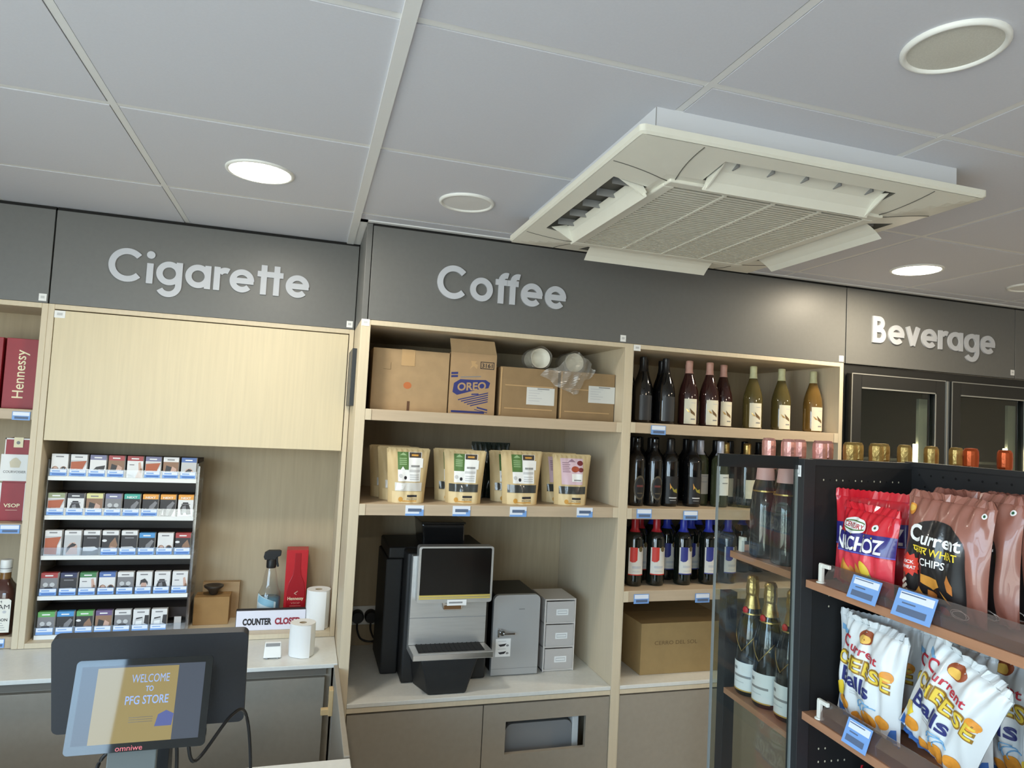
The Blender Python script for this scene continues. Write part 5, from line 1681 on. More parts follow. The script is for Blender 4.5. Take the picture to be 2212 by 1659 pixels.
# large carton on the wine worktop
t = carton('cardboard_box', 'large closed cardboard carton on the worktop below the wine shelves', 1.372, 1.80, 2.535, 2.90, 0.7455, 0.952, M('cardboard_olive', (158, 132, 88), 0.8, noise=0.05, nscale=25))
b = MB(); mp = front(1.535, 2.535, 0.872); b.text('CERRO DEL SOL', 0.0, 0.0, 0.016, mp, M('carton_stamp', (112, 88, 56), 0.8), 0.0006, width=0.20); b.build('print', t)

# ------------------------------------------------------------------ beverage fridge
FR = thing('beverage_fridge', 'tall black two-door glass beverage fridge under the Beverage sign', 'fridge', (2.83, YC, 0), world=True)
FB = M('fridge_black', (30, 31, 31), 0.4)
FIN = M('fridge_inside', (70, 72, 70), 0.5)
b = MB(); b.box(2.284, 2.30, YC + 0.01, YB, 0.0, 2.085, FB); b.box(3.385, 3.40, YC + 0.01, YB, 0, 2.085, FB); b.box(2.30, 3.385, YC + 0.01, YB, 2.047, 2.085, FB); b.box(2.30, 3.385, YB - 0.02, YB, 0.0, 2.047, FIN); b.box(2.30, 3.385, YC + 0.03, YB - 0.02, 0.0, 0.12, FB)
b.build('body', FR)
for z in (0.55, 0.95, 1.32, 1.66):
    b = MB(); b.box(2.302, 3.383, YC + 0.12, YB - 0.03, z, z + 0.012, FIN); b.build('wire_shelf', FR)
FTR = M('fridge_trim', (170, 172, 170), 0.3, 0.7)
for x0, x1, lab in ((2.293, 2.828, 0), (2.868, 3.383, 1)):
    b = MB()
    b.box(x0, x0 + 0.054, YC - 0.03, YC + 0.005, 0.10, 2.044, FB); b.box(x1 - 0.056, x1, YC - 0.03, YC + 0.005, 0.10, 2.044, FB)
    b.box(x0 + 0.054, x1 - 0.056, YC - 0.03, YC + 0.005, 1.985, 2.044, FB); b.box(x0 + 0.054, x1 - 0.056, YC - 0.03, YC + 0.005, 0.10, 0.17, FB)
    dr_ = b.build('door', FR, 0.002)
    b = MB()
    b.box(x0 + 0.054, x1 - 0.056, YC - 0.032, YC - 0.029, 1.979, 1.985, FTR); b.box(x1 - 0.061, x1 - 0.056, YC - 0.032, YC - 0.029, 0.17, 1.985, FTR)
    b.box(x0, x1, YC - 0.032, YC - 0.029, 2.041, 2.045, FTR); b.box(x0 - 0.001, x0 + 0.002, YC - 0.032, YC - 0.029, 0.10, 2.045, FTR)
    b.build('trim_line', dr_)
    b = MB(); b.box(x0 + 0.054, x1 - 0.056, YC - 0.015, YC - 0.010, 0.17, 1.985, DGLASS); b.build('glass_pane', dr_)
    b = MB(); b.box(x1 - 0.114, x1 - 0.064, YC + 0.008, YC + 0.022, 0.17, 1.955, M('fridge_jamb', (196, 198, 192), 0.5)); b.build('inner_jamb', FR)
b = MB(); b.box(2.831, 2.865, YC - 0.020, YC + 0.004, 0.1, 2.044, M('fridge_mullion', (112, 118, 120), 0.35, 0.5)); b.box(2.8445, 2.8505, YC - 0.024, YC - 0.019, 0.1, 2.044, FTR); b.build('centre_mullion', FR)
FL = M('fridge_lamp', (255, 240, 200), 0.5, emit=(255, 236, 196), emit_s=14.0)
for x in (2.755, 3.312):
    b = MB(); b.box(x - 0.062, x - 0.046, YC + 0.006, YC + 0.018, 1.20, 1.745, FL); b.build('light_strip', FR)

# ------------------------------------------------------------------ free-standing shelving at the right
# local frame: x runs along the shelving towards the camera, y into its depth, z up
GA = math.radians(-93.1)
GX, GY = 1.155, 1.345
_gx = Vector((math.cos(GA), math.sin(GA), 0)); _gy = Vector((-math.sin(GA), math.cos(GA), 0))


def gl(u, n, z):
    return Vector((GX, GY, 0)) + _gx * u + _gy * n + Vector((0, 0, z))


GN = thing('shelving_gondola', 'black metal shelving with brown wooden shelves and a clear side fin at right', 'shelving', (GX, GY, 0), GA)
WOODB = M('shelf_walnut', (168, 122, 92), 0.5, noise=0.08, nscale=10, stretch=(0.4, 8, 8))
HOLE = M('panel_hole', (8, 8, 8), 0.9)
HOLEL = M('panel_hole_light_paint', (190, 184, 160), 0.7)  # pale paint standing in for light that shows through the holes
b = MB(); b.box(-0.040, -0.001, -0.012, 0.020, 0.0, 1.698, BMETAL); p_ = b.build('post', GN, 0.001); 
b = MB(); b.box(-0.370, -0.335, 0.0, 0.035, 0.0, 1.30, BMETAL); b.build('post', GN, 0.001)
b = MB(); mp = flat((0, 0, 0), (0, -1, 0), (0, 0, 1)); mpf = lambda x, y, o: Vector((x, -0.012 - o, y))
b.prism([(-0.031, 1.655), (-0.011, 1.655), (-0.011, 1.682), (-0.031, 1.682)], mpf, WHITEP, 0, 0.001); b.rect(-0.027, -0.015, 1.660, 1.677, mpf, LGREY, 0.0014); b.rect(-0.024, -0.018, 1.664, 1.672, mpf, WHITEP, 0.0018); b.build('sticker', p_)
# perforated divider across the depth
b = MB(); b.box(-0.022, -0.004, 0.020, 0.300, 0.05, 1.690, M('gondola_dark', (24, 24, 25), 0.6)); b.box(-0.024, -0.002, 0.020, 0.300, 1.684, 1.699, BMETAL)
mpd = lambda x, y, o: Vector((-0.004 + o, x, y))
for k in range(13):
    b.disc(0.045 + 0.018 * k, 1.650, 0.0018, 0.0024, mpd, HOLEL if k % 3 != 1 else HOLE, 0.0006, seg=8)
for zz, ks in ((1.376, (1,)), (1.350, (1,)), (1.02, (0, 1)), (0.99, (0, 1, 2, 3, 4))):
    for k in ks:
        b.disc(0.050 + 0.018 * k, zz, 0.0020, 0.0026, mpd, HOLEL, 0.0006, seg=8)
b.build('perforated_divider', GN)
# back panel with rows of holes
b = MB(); b.box(-0.022, 1.15, 0.3005, 0.312, 0.05, 1.690, BMETAL); b.box(-0.022, 1.15, 0.296, 0.318, 1.690, 1.702, BMETAL)
mpb = lambda x, y, o: Vector((x, 0.300 - o, y))
for r in range(4):
    for k in range(26):
        b.disc(0.02 + 0.034 * k + (0.017 if r % 2 else 0), 1.672 - 0.028 * r, 0.0028, 0.0028, mpb, HOLE, 0.0006, seg=8)
b.build('back_panel', GN)
# clear fin in front of the divider with a dark top rail
b = MB(); b.box(-0.028, -0.023, -0.226, -0.012, 0.05, 1.700, GLASS); fn = b.build('side_fin', GN)
b = MB(); b.box(-0.0295, -0.0215, -0.226, -0.2235, 0.05, 1.70, M('fin_edge', (120, 126, 126), 0.3)); b.box(-0.0295, -0.0215, -0.0145, -0.012, 0.05, 1.70, M('fin_edge')); b.build('fin_edge', fn)
b = MB(); b.box(-0.0300, -0.0210, -0.226, -0.012, 1.672, 1.702, clear_mat('smoked_rail', (92, 94, 94), 0.15, 0.1, 0.25, (60, 62, 62))); b.build('top_rail', fn)
# far end fin
b = MB(); b.box(-0.372, -0.368, -0.02, 0.30, 0.05, 1.30, GLASS); b.build('end_fin', GN)
for x0, x1, z0, z1, n1 in ((0.0, 1.15, 1.397, 1.415, 0.298), (-0.325, -0.041, 1.402, 1.420, 0.10), (-0.004, 1.15, 1.092, 1.110, 0.298), (-0.335, -0.041, 1.022, 1.0375, 0.298), (0.0, 1.15, 0.76, 0.778, 0.298), (-0.335, -0.041, 0.60, 0.618, 0.298)):
    b = MB(); b.box(x0, x1, 0.0, n1, z0, z1, WOODB); b.build('wooden_shelf', GN, 0.001)
b = MB(); b.box(-0.37, 1.15, 0.0, 0.31, 0.0, 0.12, BMETAL); b.build('plinth', GN)
# deep end deck for the tall bottles
b = MB(); b.box(-0.415, -0.041, 0.1005, 0.98, 1.402, 1.420, WOODB); b.build('wooden_shelf', GN, 0.001)
for u_ in (-0.40, -0.06):
    b = MB(); b.box(u_ - 0.012, u_ + 0.012, 0.95, 0.975, 0.0, 1.4015, BMETAL); b.build('post', GN)


def riser(u0, u1, z, lean=0.018):
    """leaning clear retainer strip in white brackets on a shelf edge"""
    b = MB()
    n0, n1 = 0.004, 0.004 + lean
    prof = [(n0, z + 0.001), (n0 + 0.002, z + 0.020), (n1, z + 0.046), (n1 + 0.002, z + 0.046), (n0 + 0.005, z + 0.019), (n0 + 0.003, z + 0.001)]
    k = len(prof)
    vs = [(u0, n, zz) for n, zz in prof] + [(u1, n, zz) for n, zz in prof]
    b.add(vs, [(i, (i + 1) % k, k + (i + 1) % k, k + i) for i in range(k)] + [tuple(range(k)), tuple(range(2 * k - 1, k - 1, -1))], RISER)
    b.build('retainer_strip', GN)


RISER = clear_mat('riser_acrylic', (226, 216, 214), 0.12, 0.12, 0.10, (168, 156, 150))
BRK = M('bracket_white', (228, 226, 216), 0.4)


def bracket(u, z):
    b = MB()
    b.lathe([(0.011, z + 0.0005), (0.011, z + 0.003), (0.006, z + 0.004)], BRK, 18, (u - 0.006, 0.014, 0))
    b.box(u - 0.011, u - 0.001, 0.009, 0.019, z + 0.002, z + 0.043, BRK)
    b.box(u - 0.011, u + 0.022, 0.010, 0.018, z + 0.036, z + 0.0455, BRK)
    b.build('bracket', GN, 0.0015)


riser(0.058, 1.12, 1.415); riser(0.056, 1.12, 1.110)
bracket(0.042, 1.415); bracket(0.048, 1.110)
b = MB(); b.box(-0.315, -0.3, 0.02, 0.03, 1.42, 1.462, BRK); b.box(-0.315, -0.29, 0.02, 0.03, 1.452, 1.462, BRK); b.build('bracket', GN, 0.001)


def gtag(u, z, label, w, h):
    """blue shelf label on the leaning retainer strip"""
    b = MB()
    O = Vector((0, 0, 0)); ex = _gx; ey = (_gy * 0.38 + Vector((0, 0, 1))).normalized()
    mp = flat(O, ex, ey)
    sh = lambda x, y, o: mp(x + y * 0.0, y, o)
    b.prism([(-w / 2, -h / 2), (w / 2, -h / 2), (w / 2, h / 2), (-w / 2, h / 2)], sh, TAGB, 0, 0.0012)
    b.rect(-w * 0.40, w * 0.46, h * 0.14, h * 0.42, sh, TAGW, 0.0018)
    b.rect(-w * 0.38, w * 0.25, h * 0.34, h * 0.38, sh, TAGBAR, 0.0022)
    b.rect(-w * 0.38, w * 0.36, -h * 0.36, -h * 0.12, sh, TAGBAR, 0.0018)
    b.rect(-w * 0.30, w * 0.05, h * 0.0, h * 0.05, sh, TAGBAR, 0.0018)
    o = b.build('price_tag')
    o.location = gl(u, -0.0005, z)
    return tag(o, label, 'price tag', 'large blue tags on the snack shelves')


gtag(0.186, 1.4365, 'large blue price tag on the upper snack shelf below the red nacho bags', 0.080, 0.050)
gtag(0.314, 1.4365, 'large blue price tag on the upper snack shelf below the brown chip bags', 0.092, 0.054)
gtag(0.175, 1.1330, 'blue and white price tag on the lower snack shelf below the cheese ball bags', 0.068, 0.052)

# ------------------------------------------------------------------ snack bags
def zigzag(b, m, w, h, v0, v1, mat):
    """flat toothed seal across the bag at one end"""
    n = 30
    top = [(-w / 2 + w * i / n, v1 + (0.0025 if i % 2 else 0)) for i in range(n + 1)]
    vs, fs = [], []
    for off in (0.0012, -0.0012):
        for x, y in top:
            p = m(x, max(0, min(h, v0)), 0); q = m(x, y, 0)
            vs.append((p.x, p.y - off, v0)); vs.append((q.x + 0.0, q.y + 0.012 * math.sin(x * 40) - off, y))
    k = 2 * (n + 1)
    for i in range(n):
        fs.append((2 * i, 2 * i + 2, 2 * i + 3, 2 * i + 1)); fs.append((k + 2 * i + 1, k + 2 * i + 3, k + 2 * i + 2, k + 2 * i))
    b.add(vs, fs, mat)


CHIPO = M('chip_orange', (212, 148, 62), 0.5, noise=0.12, nscale=60)
CHIPB = M('chip_brown', (190, 118, 56), 0.5, noise=0.12, nscale=60)
NRED = M('nacho_red', (206, 34, 48), 0.28, coat=0.3)
NREDL = M('nacho_coral', (220, 62, 76), 0.3, coat=0.3)
NBLU = M('nacho_navy', (48, 42, 120), 0.3, coat=0.3)
CORN = M('corn_yellow', (222, 190, 60), 0.45)


def nacho_bag(sd):
    w, h, d = 0.172, 0.186, 0.06
    m = pillow(w, h, d, 0.0, 0.0, 0.0022, sd)
    b = MB(); bag_shell(b, m, w, h, NRED, M('nacho_side', (188, 60, 80), 0.3), depth_back=0.5)
    Q = 0.008
    zigzag(b, m, w, h, h, h + 0.016, NRED); zigzag(b, m, w, h, 0.0, -0.003, NRED)
    b.rect(-0.084, 0.084, 0.004, 0.086, m, NREDL, 0.0006, Q)
    b.poly([(-0.086, 0.078), (0.086, 0.090), (0.086, 0.140), (0.0, 0.134), (-0.086, 0.128)], m, NBLU, 0.0012, Q)
    b.poly([(-0.086, 0.079), (0.086, 0.091), (0.086, 0.0935), (-0.086, 0.0815)], m, M('nacho_violet', (104, 100, 190), 0.3), 0.0016, Q)
    b.text('NACHOZ', -0.004, 0.108, 0.034, lambda x, y, o: m(x, y + 0.07 * x, o), WHITEP, 0.0022, width=0.142, bold=0.025, maxlen=0.006)
    b.disc(-0.022, 0.149, 0.034, 0.020, m, WHITEP, 0.0026, Q)
    b.rect(-0.050, 0.006, 0.159, 0.162, lambda x, y, o: m(x, y - (x + 0.022) ** 2 * 6, o), LGRN, 0.0032, 0.008); b.rect(-0.050, 0.006, 0.136, 0.139, lambda x, y, o: m(x, y + (x + 0.022) ** 2 * 6, o), LGRN, 0.0032, 0.008)
    b.text('CENTURY', -0.022, 0.149, 0.012, lambda x, y, o: m(x, y - 0.08 * (x + 0.022), o), M('century_red', (176, 40, 50), 0.5), 0.0032, width=0.052, bold=0.02, maxlen=0.006)
    b.disc(0.042, 0.154, 0.008, 0.008, m, WHITEP, 0.0020, Q); b.disc(0.042, 0.154, 0.003, 0.003, m, M('veg_green', (30, 90, 60), 0.5), 0.0026)
    b.poly([(-0.070, 0.006), (-0.050, 0.060), (-0.040, 0.066), (-0.008, 0.014), (-0.012, 0.006)], m, CHIPO, 0.0020, Q)
    b.poly([(-0.035, 0.012), (-0.024, 0.052), (0.012, 0.022), (0.018, 0.008)], m, CHIPB, 0.0016, Q)
    b.poly([(-0.01, 0.035), (0.0, 0.062), (0.022, 0.035), (0.012, 0.026)], m, CHIPO, 0.0014, Q)
    b.poly([(-0.012, 0.006), (0.0, 0.028), (0.044, 0.018), (0.052, 0.004)], m, CHIPB, 0.0024, Q)
    b.disc(0.026, 0.050, 0.010, 0.022, m, CORN, 0.0022, Q, rot=0.35); b.poly([(0.024, 0.022), (0.045, 0.03), (0.038, 0.045), (0.03, 0.03)], m, M('husk_green', (150, 160, 80), 0.5), 0.0026, Q)
    for k in range(7):
        b.disc(-0.07 + 0.022 * k, 0.087 + 0.0016 * k + 0.004 * (k % 2), 0.0022, 0.0028, m, CORN if k % 2 else WHITEP, 0.002)
    for k in range(4):
        b.disc(-0.05 + 0.03 * k, 0.129, 0.002, 0.0025, m, CORN, 0.002)
    return b


def gput(o, u, n, z, yaw=0.0, pitch=0.0, roll=0.0, s=None):
    o.rotation_mode = 'XYZ'
    R = Matrix.Rotation(GA, 4, 'Z') @ Matrix.Rotation(yaw, 4, 'Z') @ Matrix.Rotation(pitch, 4, 'X') @ Matrix.Rotation(roll, 4, 'Y')
    o.rotation_euler = R.to_euler()
    o.location = gl(u, n, z)
    if s:
        o.scale = s
    return o


ZS1, ZS2 = 1.4165, 1.1115
GS1 = 'red nacho bags'
n1 = nacho_bag(1).build('nacho_bag'); gput(n1, 0.124, 0.054, ZS1 + 0.006, 0.0, -0.06, 0.03, (0.98, 1, 0.91))
tag(n1, 'red and blue nacho bag in front on the upper snack shelf', 'snack bag', GS1)
n2 = nacho_bag(2).build('nacho_bag'); gput(n2, 0.084, 0.112, ZS1 + 0.006, 0.54, -0.02, 0.0, (1, 0.6, 1.04))
tag(n2, 'red and blue nacho bag peeking out left of the front one beside the post', 'snack bag', GS1)
for src, u, n, l in ((n1, 0.150, 0.196, 'red nacho bag third in file behind the front one'), (n2, 0.150, 0.252, 'red nacho bag at the very back against the panel')):
    o = src.copy(); COL.objects.link(o); gput(o, u, n, ZS1 + 0.006, 0, -0.03); tag(o, l, 'snack bag', GS1)
WBRN = M('chips_bag_brown', (150, 98, 84), 0.3, coat=0.3, noise=0.06, nscale=40)
WBLK = M('chips_bag_black', (34, 32, 33), 0.32, coat=0.3)
YELP = M('print_yellow', (236, 208, 60), 0.5)


def wheat_bag(sd):
    w, h, d = 0.200, 0.232, 0.056
    m = pillow(w, h, d, 0.0, 0.0, 0.0026, sd)
    b = MB(); bag_shell(b, m, w, h, WBRN, depth_back=0.5)
    zigzag(b, m, w, h, h, h + 0.014, WBRN); zigzag(b, m, w, h, 0.0, -0.003, WBRN)
    Q = 0.008
    pts = [(-0.062, 0.004), (0.086, 0.004), (0.086, 0.12)] + [(0.012 + 0.074 * math.cos(PI * k / 14), 0.125 + 0.073 * math.sin(PI * k / 14)) for k in range(15)] + [(-0.062, 0.12)]
    pts = [(-0.078, 0.004), (0.066, 0.004)] + [(-0.006 + 0.072 * math.cos(PI * k / 14), 0.128 + 0.062 * math.sin(PI * k / 14)) for k in range(15)]
    b.poly(pts, m, WBLK, 0.0010, Q)
    b.text('C', -0.052, 0.158, 0.036, m, WHITEP, 0.0020, width=0.030, bold=0.03, maxlen=0.006)
    b.text('urrent', 0.012, 0.1495, 0.027, m, WHITEP, 0.0020, width=0.092, bold=0.022, maxlen=0.006)
    b.text('\u092b\u093e\u092f\u0930', -0.036, 0.1235, 0.016, m, YELP, 0.0020, width=0.044, bold=0.02, maxlen=0.006)
    b.text('WHEAT', 0.022, 0.1225, 0.0155, m, YELP, 0.0020, width=0.062, bold=0.015, maxlen=0.006)
    b.text('CHIPS', -0.004, 0.100, 0.0155, m, WHITEP, 0.0020, width=0.052, bold=0.012, maxlen=0.006)
    star = []
    for k in range(26):
        a = 2 * PI * k / 26; rr = 0.026 if k % 2 else 0.019
        star.append((-0.066 + rr * math.cos(a) * 1.15, 0.086 + rr * math.sin(a)))
    b.poly(star, m, M('burst_red', (206, 56, 40), 0.5), 0.0022, Q)
    b.text('KICK', -0.066, 0.0915, 0.007, m, WHITEP, 0.0030, width=0.022, bold=0.02, maxlen=0.006); b.text('WHEAT', -0.066, 0.080, 0.007, m, WHITEP, 0.0030, width=0.030, bold=0.02, maxlen=0.006)
    b.poly([(-0.028, 0.074), (0.010, 0.070), (0.016, 0.056), (-0.004, 0.046), (-0.030, 0.056)], m, CHIPO, 0.0020, Q)
    b.poly([(0.032, 0.085), (0.044, 0.064), (0.044, 0.046), (0.034, 0.052), (0.028, 0.070)], m, CHIPB, 0.0020, Q)
    b.poly([(-0.060, 0.018), (-0.036, 0.046), (-0.010, 0.012), (-0.050, 0.010)], m, CHIPO, 0.0020, Q)
    b.poly([(-0.016, 0.044), (0.010, 0.040), (0.008, 0.024), (-0.018, 0.030)], m, CHIPB, 0.0022, Q)
    b.poly([(0.018, 0.050), (0.040, 0.026), (0.030, 0.030)], m, CHIPO, 0.0020, Q)
    b.disc(0.020, 0.010, 0.009, 0.009, m, M('tomato', (190, 50, 40), 0.5), 0.0020, Q)
    for k in range(9):
        b.disc(-0.084 + 0.006 * (k % 3), 0.020 + 0.004 * k, 0.004, 0.004, m, M('garlic', (222, 216, 200), 0.5), 0.0026)
    # heart-shaped maker's mark and a ring near the foot
    b.disc(-0.080, 0.205, 0.014, 0.013, m, M('mark_amber', (226, 150, 60), 0.5), 0.0014, Q); b.disc(-0.080, 0.207, 0.011, 0.007, m, M('mark_gold', (236, 190, 90), 0.5), 0.0018, Q)
    for a0 in (0.0, 1.0):
        ring = [(0.050 + 0.015 * math.cos(2 * PI * k / 20) + 0.004 * a0, 0.012 + (0.0095 - 0.002 * a0) * math.sin(2 * PI * k / 20)) for k in range(21)]
        b.tube([m(x, y, 0.002) for x, y in ring], 0.0007, WHITEP, 5)
    b.disc(0.082, 0.216, 0.006, 0.006, m, WHITEP, 0.0014, Q); b.disc(0.082, 0.216, 0.003, 0.003, m, M('veg_green'), 0.002)
    return b


GS2 = 'brown and black chip bags'
c1 = wheat_bag(4).build('chips_bag'); gput(c1, 0.310, 0.066, ZS1 + 0.006, 0.03, -0.06, 0.03, (0.97, 1, 0.93))
tag(c1, 'brown and black wheat chips bag in front on the upper snack shelf', 'snack bag', GS2)
c2 = wheat_bag(6).build('chips_bag'); gput(c2, 0.322, 0.122, ZS1 + 0.006, 0.03, -0.06, 0.0, (1, 1, 0.96))
tag(c2, 'brown and black chips bag second in file behind the front one', 'snack bag', GS2)
for src, u, n, l in ((c1, 0.330, 0.178, 'brown and black chips bag third in file, at the right'), (c2, 0.345, 0.234, 'brown and black chips bag at the back of the file against the panel')):
    o = src.copy(); COL.objects.link(o); gput(o, u, n, ZS1 + 0.006, 0.03, -0.06, 0, (1, 1, 0.95)); tag(o, l, 'snack bag', GS2)
CWHT = M('cheese_bag_white', (216, 220, 220), 0.36, coat=0.2)
CBALL = M('cheese_ball', (226, 150, 54), 0.5, noise=0.14, nscale=70)
CYEL = M('cheese_yellow', (226, 196, 70), 0.4)
CYEB = M('cheese_outline', (150, 112, 40), 0.5)
NAVY = M('print_navy', (46, 52, 110), 0.45)
CRED = M('print_cherry', (186, 44, 58), 0.45)
SWB = M('swirl_blue', (124, 176, 216), 0.45)


def cheese_bag(sd):
    w, h, d = 0.180, 0.236, 0.064
    m = pillow(w, h, d, 0.0, 0.0, 0.0030, sd)
    b = MB(); bag_shell(b, m, w, h, CWHT, depth_back=0.5)
    zigzag(b, m, w, h, h, h + 0.014, CWHT); zigzag(b, m, w, h, 0.0, -0.003, M('cheese_bag_blue', (58, 104, 172), 0.4))
    Q = 0.008
    g = lambda x, y, o: m(x, y - 0.10 * x, o)
    b.disc(-0.010, 0.212, 0.021, 0.017, m, M('mark_brown', (150, 74, 40), 0.5), 0.0010, Q); b.disc(-0.012, 0.207, 0.015, 0.010, m, M('mark_gold'), 0.0016, Q)
    b.text('C', -0.058, 0.183, 0.029, g, CRED, 0.0018, width=0.024, bold=0.02, maxlen=0.006)
    b.text('urrent', 0.000, 0.177, 0.021, g, CRED, 0.0018, width=0.080, bold=0.015, maxlen=0.006)
    for k, ch in enumerate('CHEESE'):
        x = -0.064 + 0.0255 * k
        y = 0.143 - 0.002 * abs(k - 2.5)
        b.text(ch, x, y, 0.034, g, CYEB, 0.0016, width=0.0250, bold=0.055, maxlen=0.005)
        b.text(ch, x, y, 0.0295, g, CYEL, 0.0026, width=0.0195, bold=0.02, maxlen=0.005)
    b.text('Balls', -0.016, 0.099, 0.036, g, NAVY, 0.0020, width=0.092, bold=0.025, maxlen=0.006)
    for k in range(2):
        b.rect(-0.030, 0.022, 0.070 - 0.006 * k, 0.0725 - 0.006 * k, g, LGREY, 0.0014, Q)
    b.disc(0.064, 0.148, 0.014, 0.013, m, CBALL, 0.0020, Q)
    for x, y, r in ((-0.050, 0.034, 0.018), (0.020, 0.026, 0.021), (0.056, 0.038, 0.016), (-0.016, 0.012, 0.014)):
        b.disc(x, y, r, r * 0.95, m, CBALL, 0.0020, Q)
    for k in range(3):
        pts = [(0.012 + 0.010 * k + 0.020 * math.cos(a), 0.050 + 0.018 * math.sin(a) - 0.004 * k) for a in [PI * 0.35 + PI * 0.75 * j / 8 for j in range(9)]]
        b.tube([m(x, y, 0.0015) for x, y in pts], 0.0014, SWB, 5)
    b.poly([(-0.082, 0.070), (-0.060, 0.085), (-0.048, 0.066), (-0.056, 0.048), (-0.080, 0.046)], m, M('cheese_wedge', (232, 200, 60), 0.4), 0.0016, Q)
    b.poly([(-0.084, 0.215), (-0.060, 0.205), (-0.06, 0.198), (-0.085, 0.20)], m, SWB, 0.0012, Q)
    b.poly([(-0.082, 0.002), (-0.052, 0.002), (-0.07, 0.020), (-0.083, 0.03)], m, M('cheese_bag_blue'), 0.0012, Q)
    b.poly([(0.060, 0.002), (0.082, 0.002), (0.083, 0.034), (0.074, 0.03)], m, M('cheese_bag_blue'), 0.0012, Q)
    return b


GS3 = 'white cheese ball bags'
a1 = cheese_bag(1).build('cheese_puffs_bag'); gput(a1, 0.118, 0.074, ZS2 + 0.014, 0.03, -0.03, 0.07, (1.0, 1, 0.90))
tag(a1, 'white cheese ball bag standing in front at the left of the lower shelf', 'snack bag', GS3)
b1 = cheese_bag(3).build('cheese_puffs_bag'); gput(b1, 0.292, 0.068, ZS2 + 0.036, 0.0, -0.06, 0.38, (0.98, 1, 0.88))
tag(b1, 'white cheese ball bag tilted sideways in front on the lower shelf', 'snack bag', GS3)
for src, u, n, ro, l in (
                         (a1, 0.262, 0.152, 0.0, 'white cheese ball bag set back between the front left and the tilted one'),
                         (b1, 0.490, 0.150, 0.03, 'white cheese ball bag right of the tilted one on the lower shelf'),
                         (a1, 0.135, 0.238, 0.0, 'white cheese ball bag at the back behind the front left one'),
                         (b1, 0.330, 0.220, 0.0, 'white cheese ball bag at the back behind the tilted one')):
    o = src.copy(); COL.objects.link(o); gput(o, u, n, ZS2 + 0.006, 0.0, -0.03, ro, (1, 1, 0.95)); tag(o, l, 'snack bag', GS3)
o = b1.copy(); COL.objects.link(o); gput(o, 0.086, 0.134, ZS2 + 0.006, 0.50, -0.02, 0.0, (1, 0.6, 0.93)); tag(o, 'white cheese ball bag half hidden between the post and the front left bag', 'snack bag', GS3)
# red bag on the shelf below
o = n1.copy(); COL.objects.link(o); gput(o, 0.17, 0.10, 0.7795 + 0.004, 0.0, 0, 0, (1.15, 1, 1.15)); tag(o, 'red bag on the bottom snack shelf barely showing at the lower frame edge', 'snack bag', GS1)

# ------------------------------------------------------------------ bottles on the far bays of the shelving
def gbottle(proto, u, n, z, label, yaw=0.0):
    return copy_tree(proto, label, gl(u, n, z), (0, 0, GA + yaw))


def deco_champ(b, mp):
    b.rect(-0.030, -0.014, 0.066, 0.074, mp, GREY, 0.0012, 0.008)
    b.rect(-0.028, 0.030, 0.048, 0.054, mp, GREY, 0.0012, 0.008); b.rect(-0.026, 0.010, 0.034, 0.0365, mp, LGREY, 0.0012, 0.008)
    b.rect(-0.036, 0.036, 0.012, 0.0155, mp, M('label_gilt', (190, 150, 70), 0.4), 0.0012, 0.008)
    # crossed ribbon lines and a red seal on the shoulder
    for s in (-1, 1):
        b.tube([(s * 0.043 * math.sin(t * 1.0), -0.0450 * math.cos(t * 1.0), 0.118 + 0.050 * t) for t in [0.0, 0.25, 0.5, 0.75, 1.0]], 0.0012, GOLD, 5)
    b.lathe([(0.0300, 0.216), (0.0296, 0.220)], GOLD, 24, caps=False)
    b.lathe([(0.0, -0.030), (0.008, -0.029), (0.0105, -0.026), (0.0, -0.024)], RED, 18, (-0.004, 0, 0.226), axis='y')


ch = bottle('champagne_bottle', 'dark champagne bottle with gold foil and red seal, leftmost behind the fin', gl(-0.288, 0.052, 1.0385), CHMP, GREENG, GOLD, 0.232, 0.318,
            (0.092, 0.014, 0.088, M('label_white', (230, 230, 228), 0.6)), deco_champ, GA + 0.35, 'champagne bottles behind the clear fin', 'champagne bottle', 0.0442)
b = MB(); b.lathe([(0.0166, 0.262), (0.0190, 0.272), (0.0195, 0.288), (0.0175, 0.300), (0.0185, 0.310), (0.014, 0.319), (0.0, 0.320)], GOLD, 13, smooth=False); b.build('foil_cap', ch)
ch.scale = (0.91, 0.91, 1.0)
copy_tree(ch, 'dark champagne bottle with gold foil and red seal, middle of three behind the fin', gl(-0.206, 0.052, 1.0385), (0, 0, GA + 0.3))
copy_tree(ch, 'dark champagne bottle with gold foil, partly hidden by the black post', gl(-0.122, 0.060, 1.0385), (0, 0, GA + 0.2))
copy_tree(ch, 'dark champagne bottle with gold foil standing behind the front three', gl(-0.13, 0.19, 1.0385), (0, 0, GA))
PCP = M('capsule_rose', (222, 172, 168), 0.45)
SMK = M('glass_smoke', (46, 46, 46), 0.06, coat=0.6)
pkb = bottle('wine_bottle', 'grey glass bottle with rose pink capsule behind the fin, left one', gl(-0.235, 0.045, 1.4205), CHMP, SMK, PCP, 0.206, 0.262, None, None, GA, 'grey bottles with pink capsules', 'wine bottle')
for ch_ in list(pkb.children):
    if ch_.name.startswith('capsule'):
        bpy.data.objects.remove(ch_)
b = MB(); b.lathe([(0.0245, 0.208), (0.0225, 0.235), (0.0185, 0.262), (0.013, 0.270), (0.0, 0.2705)], PCP, 24)
b.build('capsule', pkb)
for ch_ in pkb.children:
    if ch_.name.startswith('glass_body'):
        ch_.scale = (0.84, 0.84, 0.88)
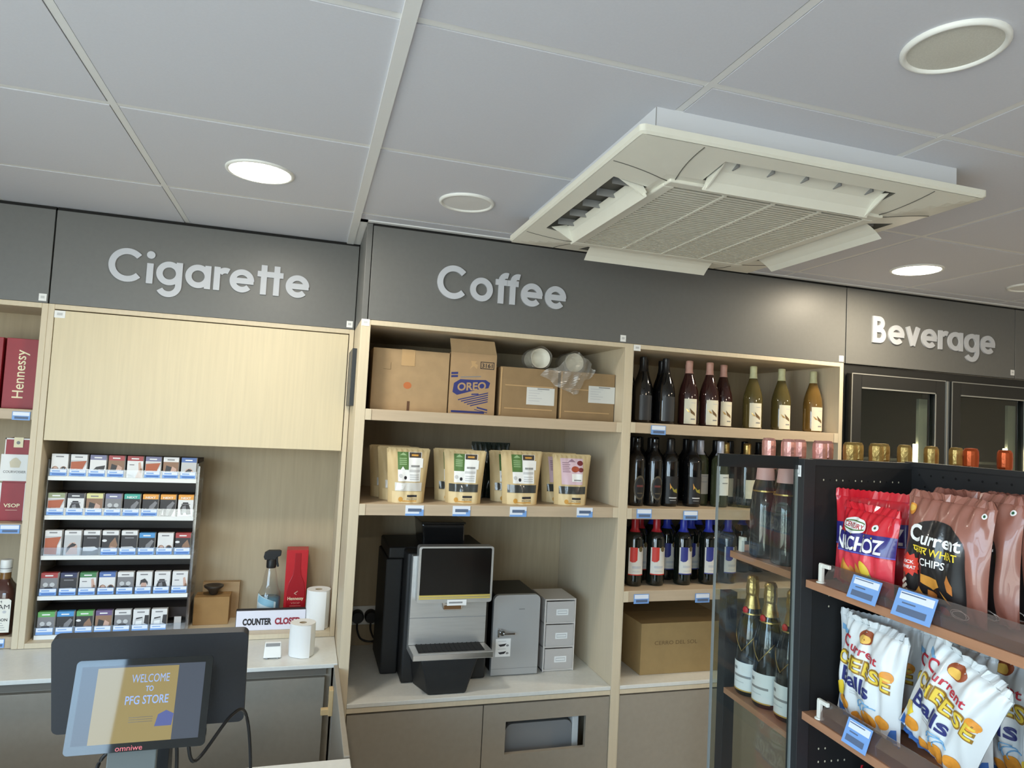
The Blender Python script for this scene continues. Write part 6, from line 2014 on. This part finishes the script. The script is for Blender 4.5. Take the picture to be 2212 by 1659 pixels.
b = MB(); b.lathe([(0.0322, 0.176), (0.0318, 0.180)], GOLD, 24, caps=False); b.build('neck_band', pkb)
copy_tree(pkb, 'grey glass bottle with rose pink capsule behind the fin, right one', gl(-0.143, 0.045, 1.4205), (0, 0, GA))
# tall foil-topped bottles whose tops show above the shelving
ft = None
FG = 'foil-topped bottles showing above the shelving'


def foil_bottle(mat, label, loc):
    t = bottle('sparkling_wine_bottle', label, loc, CHMP, GREENG, mat, 0.232, 0.318, None, None, 0, FG, 'wine bottle')
    b = MB(); b.lathe([(0.0170, 0.262), (0.0195, 0.272), (0.0200, 0.300), (0.0190, 0.314), (0.015, 0.3215), (0.0, 0.3225)], mat, 13, smooth=False); b.build('foil_cap', t)
    return t


pr = {}
lst = [(-0.36, 0.139, 'p', 'leftmost'), (-0.27, 0.14, 'p', 'second from left'), (-0.36, 0.243, 'p', 'third from left'), (-0.27, 0.243, 'p', 'fourth, before the wine unit end'), (-0.36, 0.337, 'p', 'rightmost'),
       (-0.27, 0.345, 'g', 'leftmost of the gold row'), (-0.36, 0.444, 'g', 'second of the gold row'), (-0.27, 0.434, 'g', 'third of the gold row'), (-0.36, 0.540, 'g', 'fourth of the gold row'), (-0.27, 0.534, 'g', 'below the left fridge door middle'),
       (-0.27, 0.630, 'g', 'beside the fridge mullion at left'), (-0.27, 0.722, 'g', 'beside the fridge mullion at right'), (-0.18, 0.676, 'c', 'left of three'), (-0.36, 0.88, 'c', 'middle of three'), (-0.18, 0.80, 'c', 'right of three')]
for u, n, k, w in lst:
    nm = {'p': 'pink-foiled bottle top above the shelving, ', 'g': 'gold-foiled bottle top above the shelving, ', 'c': 'copper-foiled bottle top before the right fridge door, '}[k] + w
    z = 1.4205
    if k not in pr:
        pr[k] = foil_bottle({'p': PINKF, 'g': GOLD, 'c': COPPER}[k], nm, gl(u, n, z))
    else:
        copy_tree(pr[k], nm, gl(u, n, z))

# drop the bookkeeping flag
for o in bpy.data.objects:
    if '_world' in o.keys():
        del o['_world']
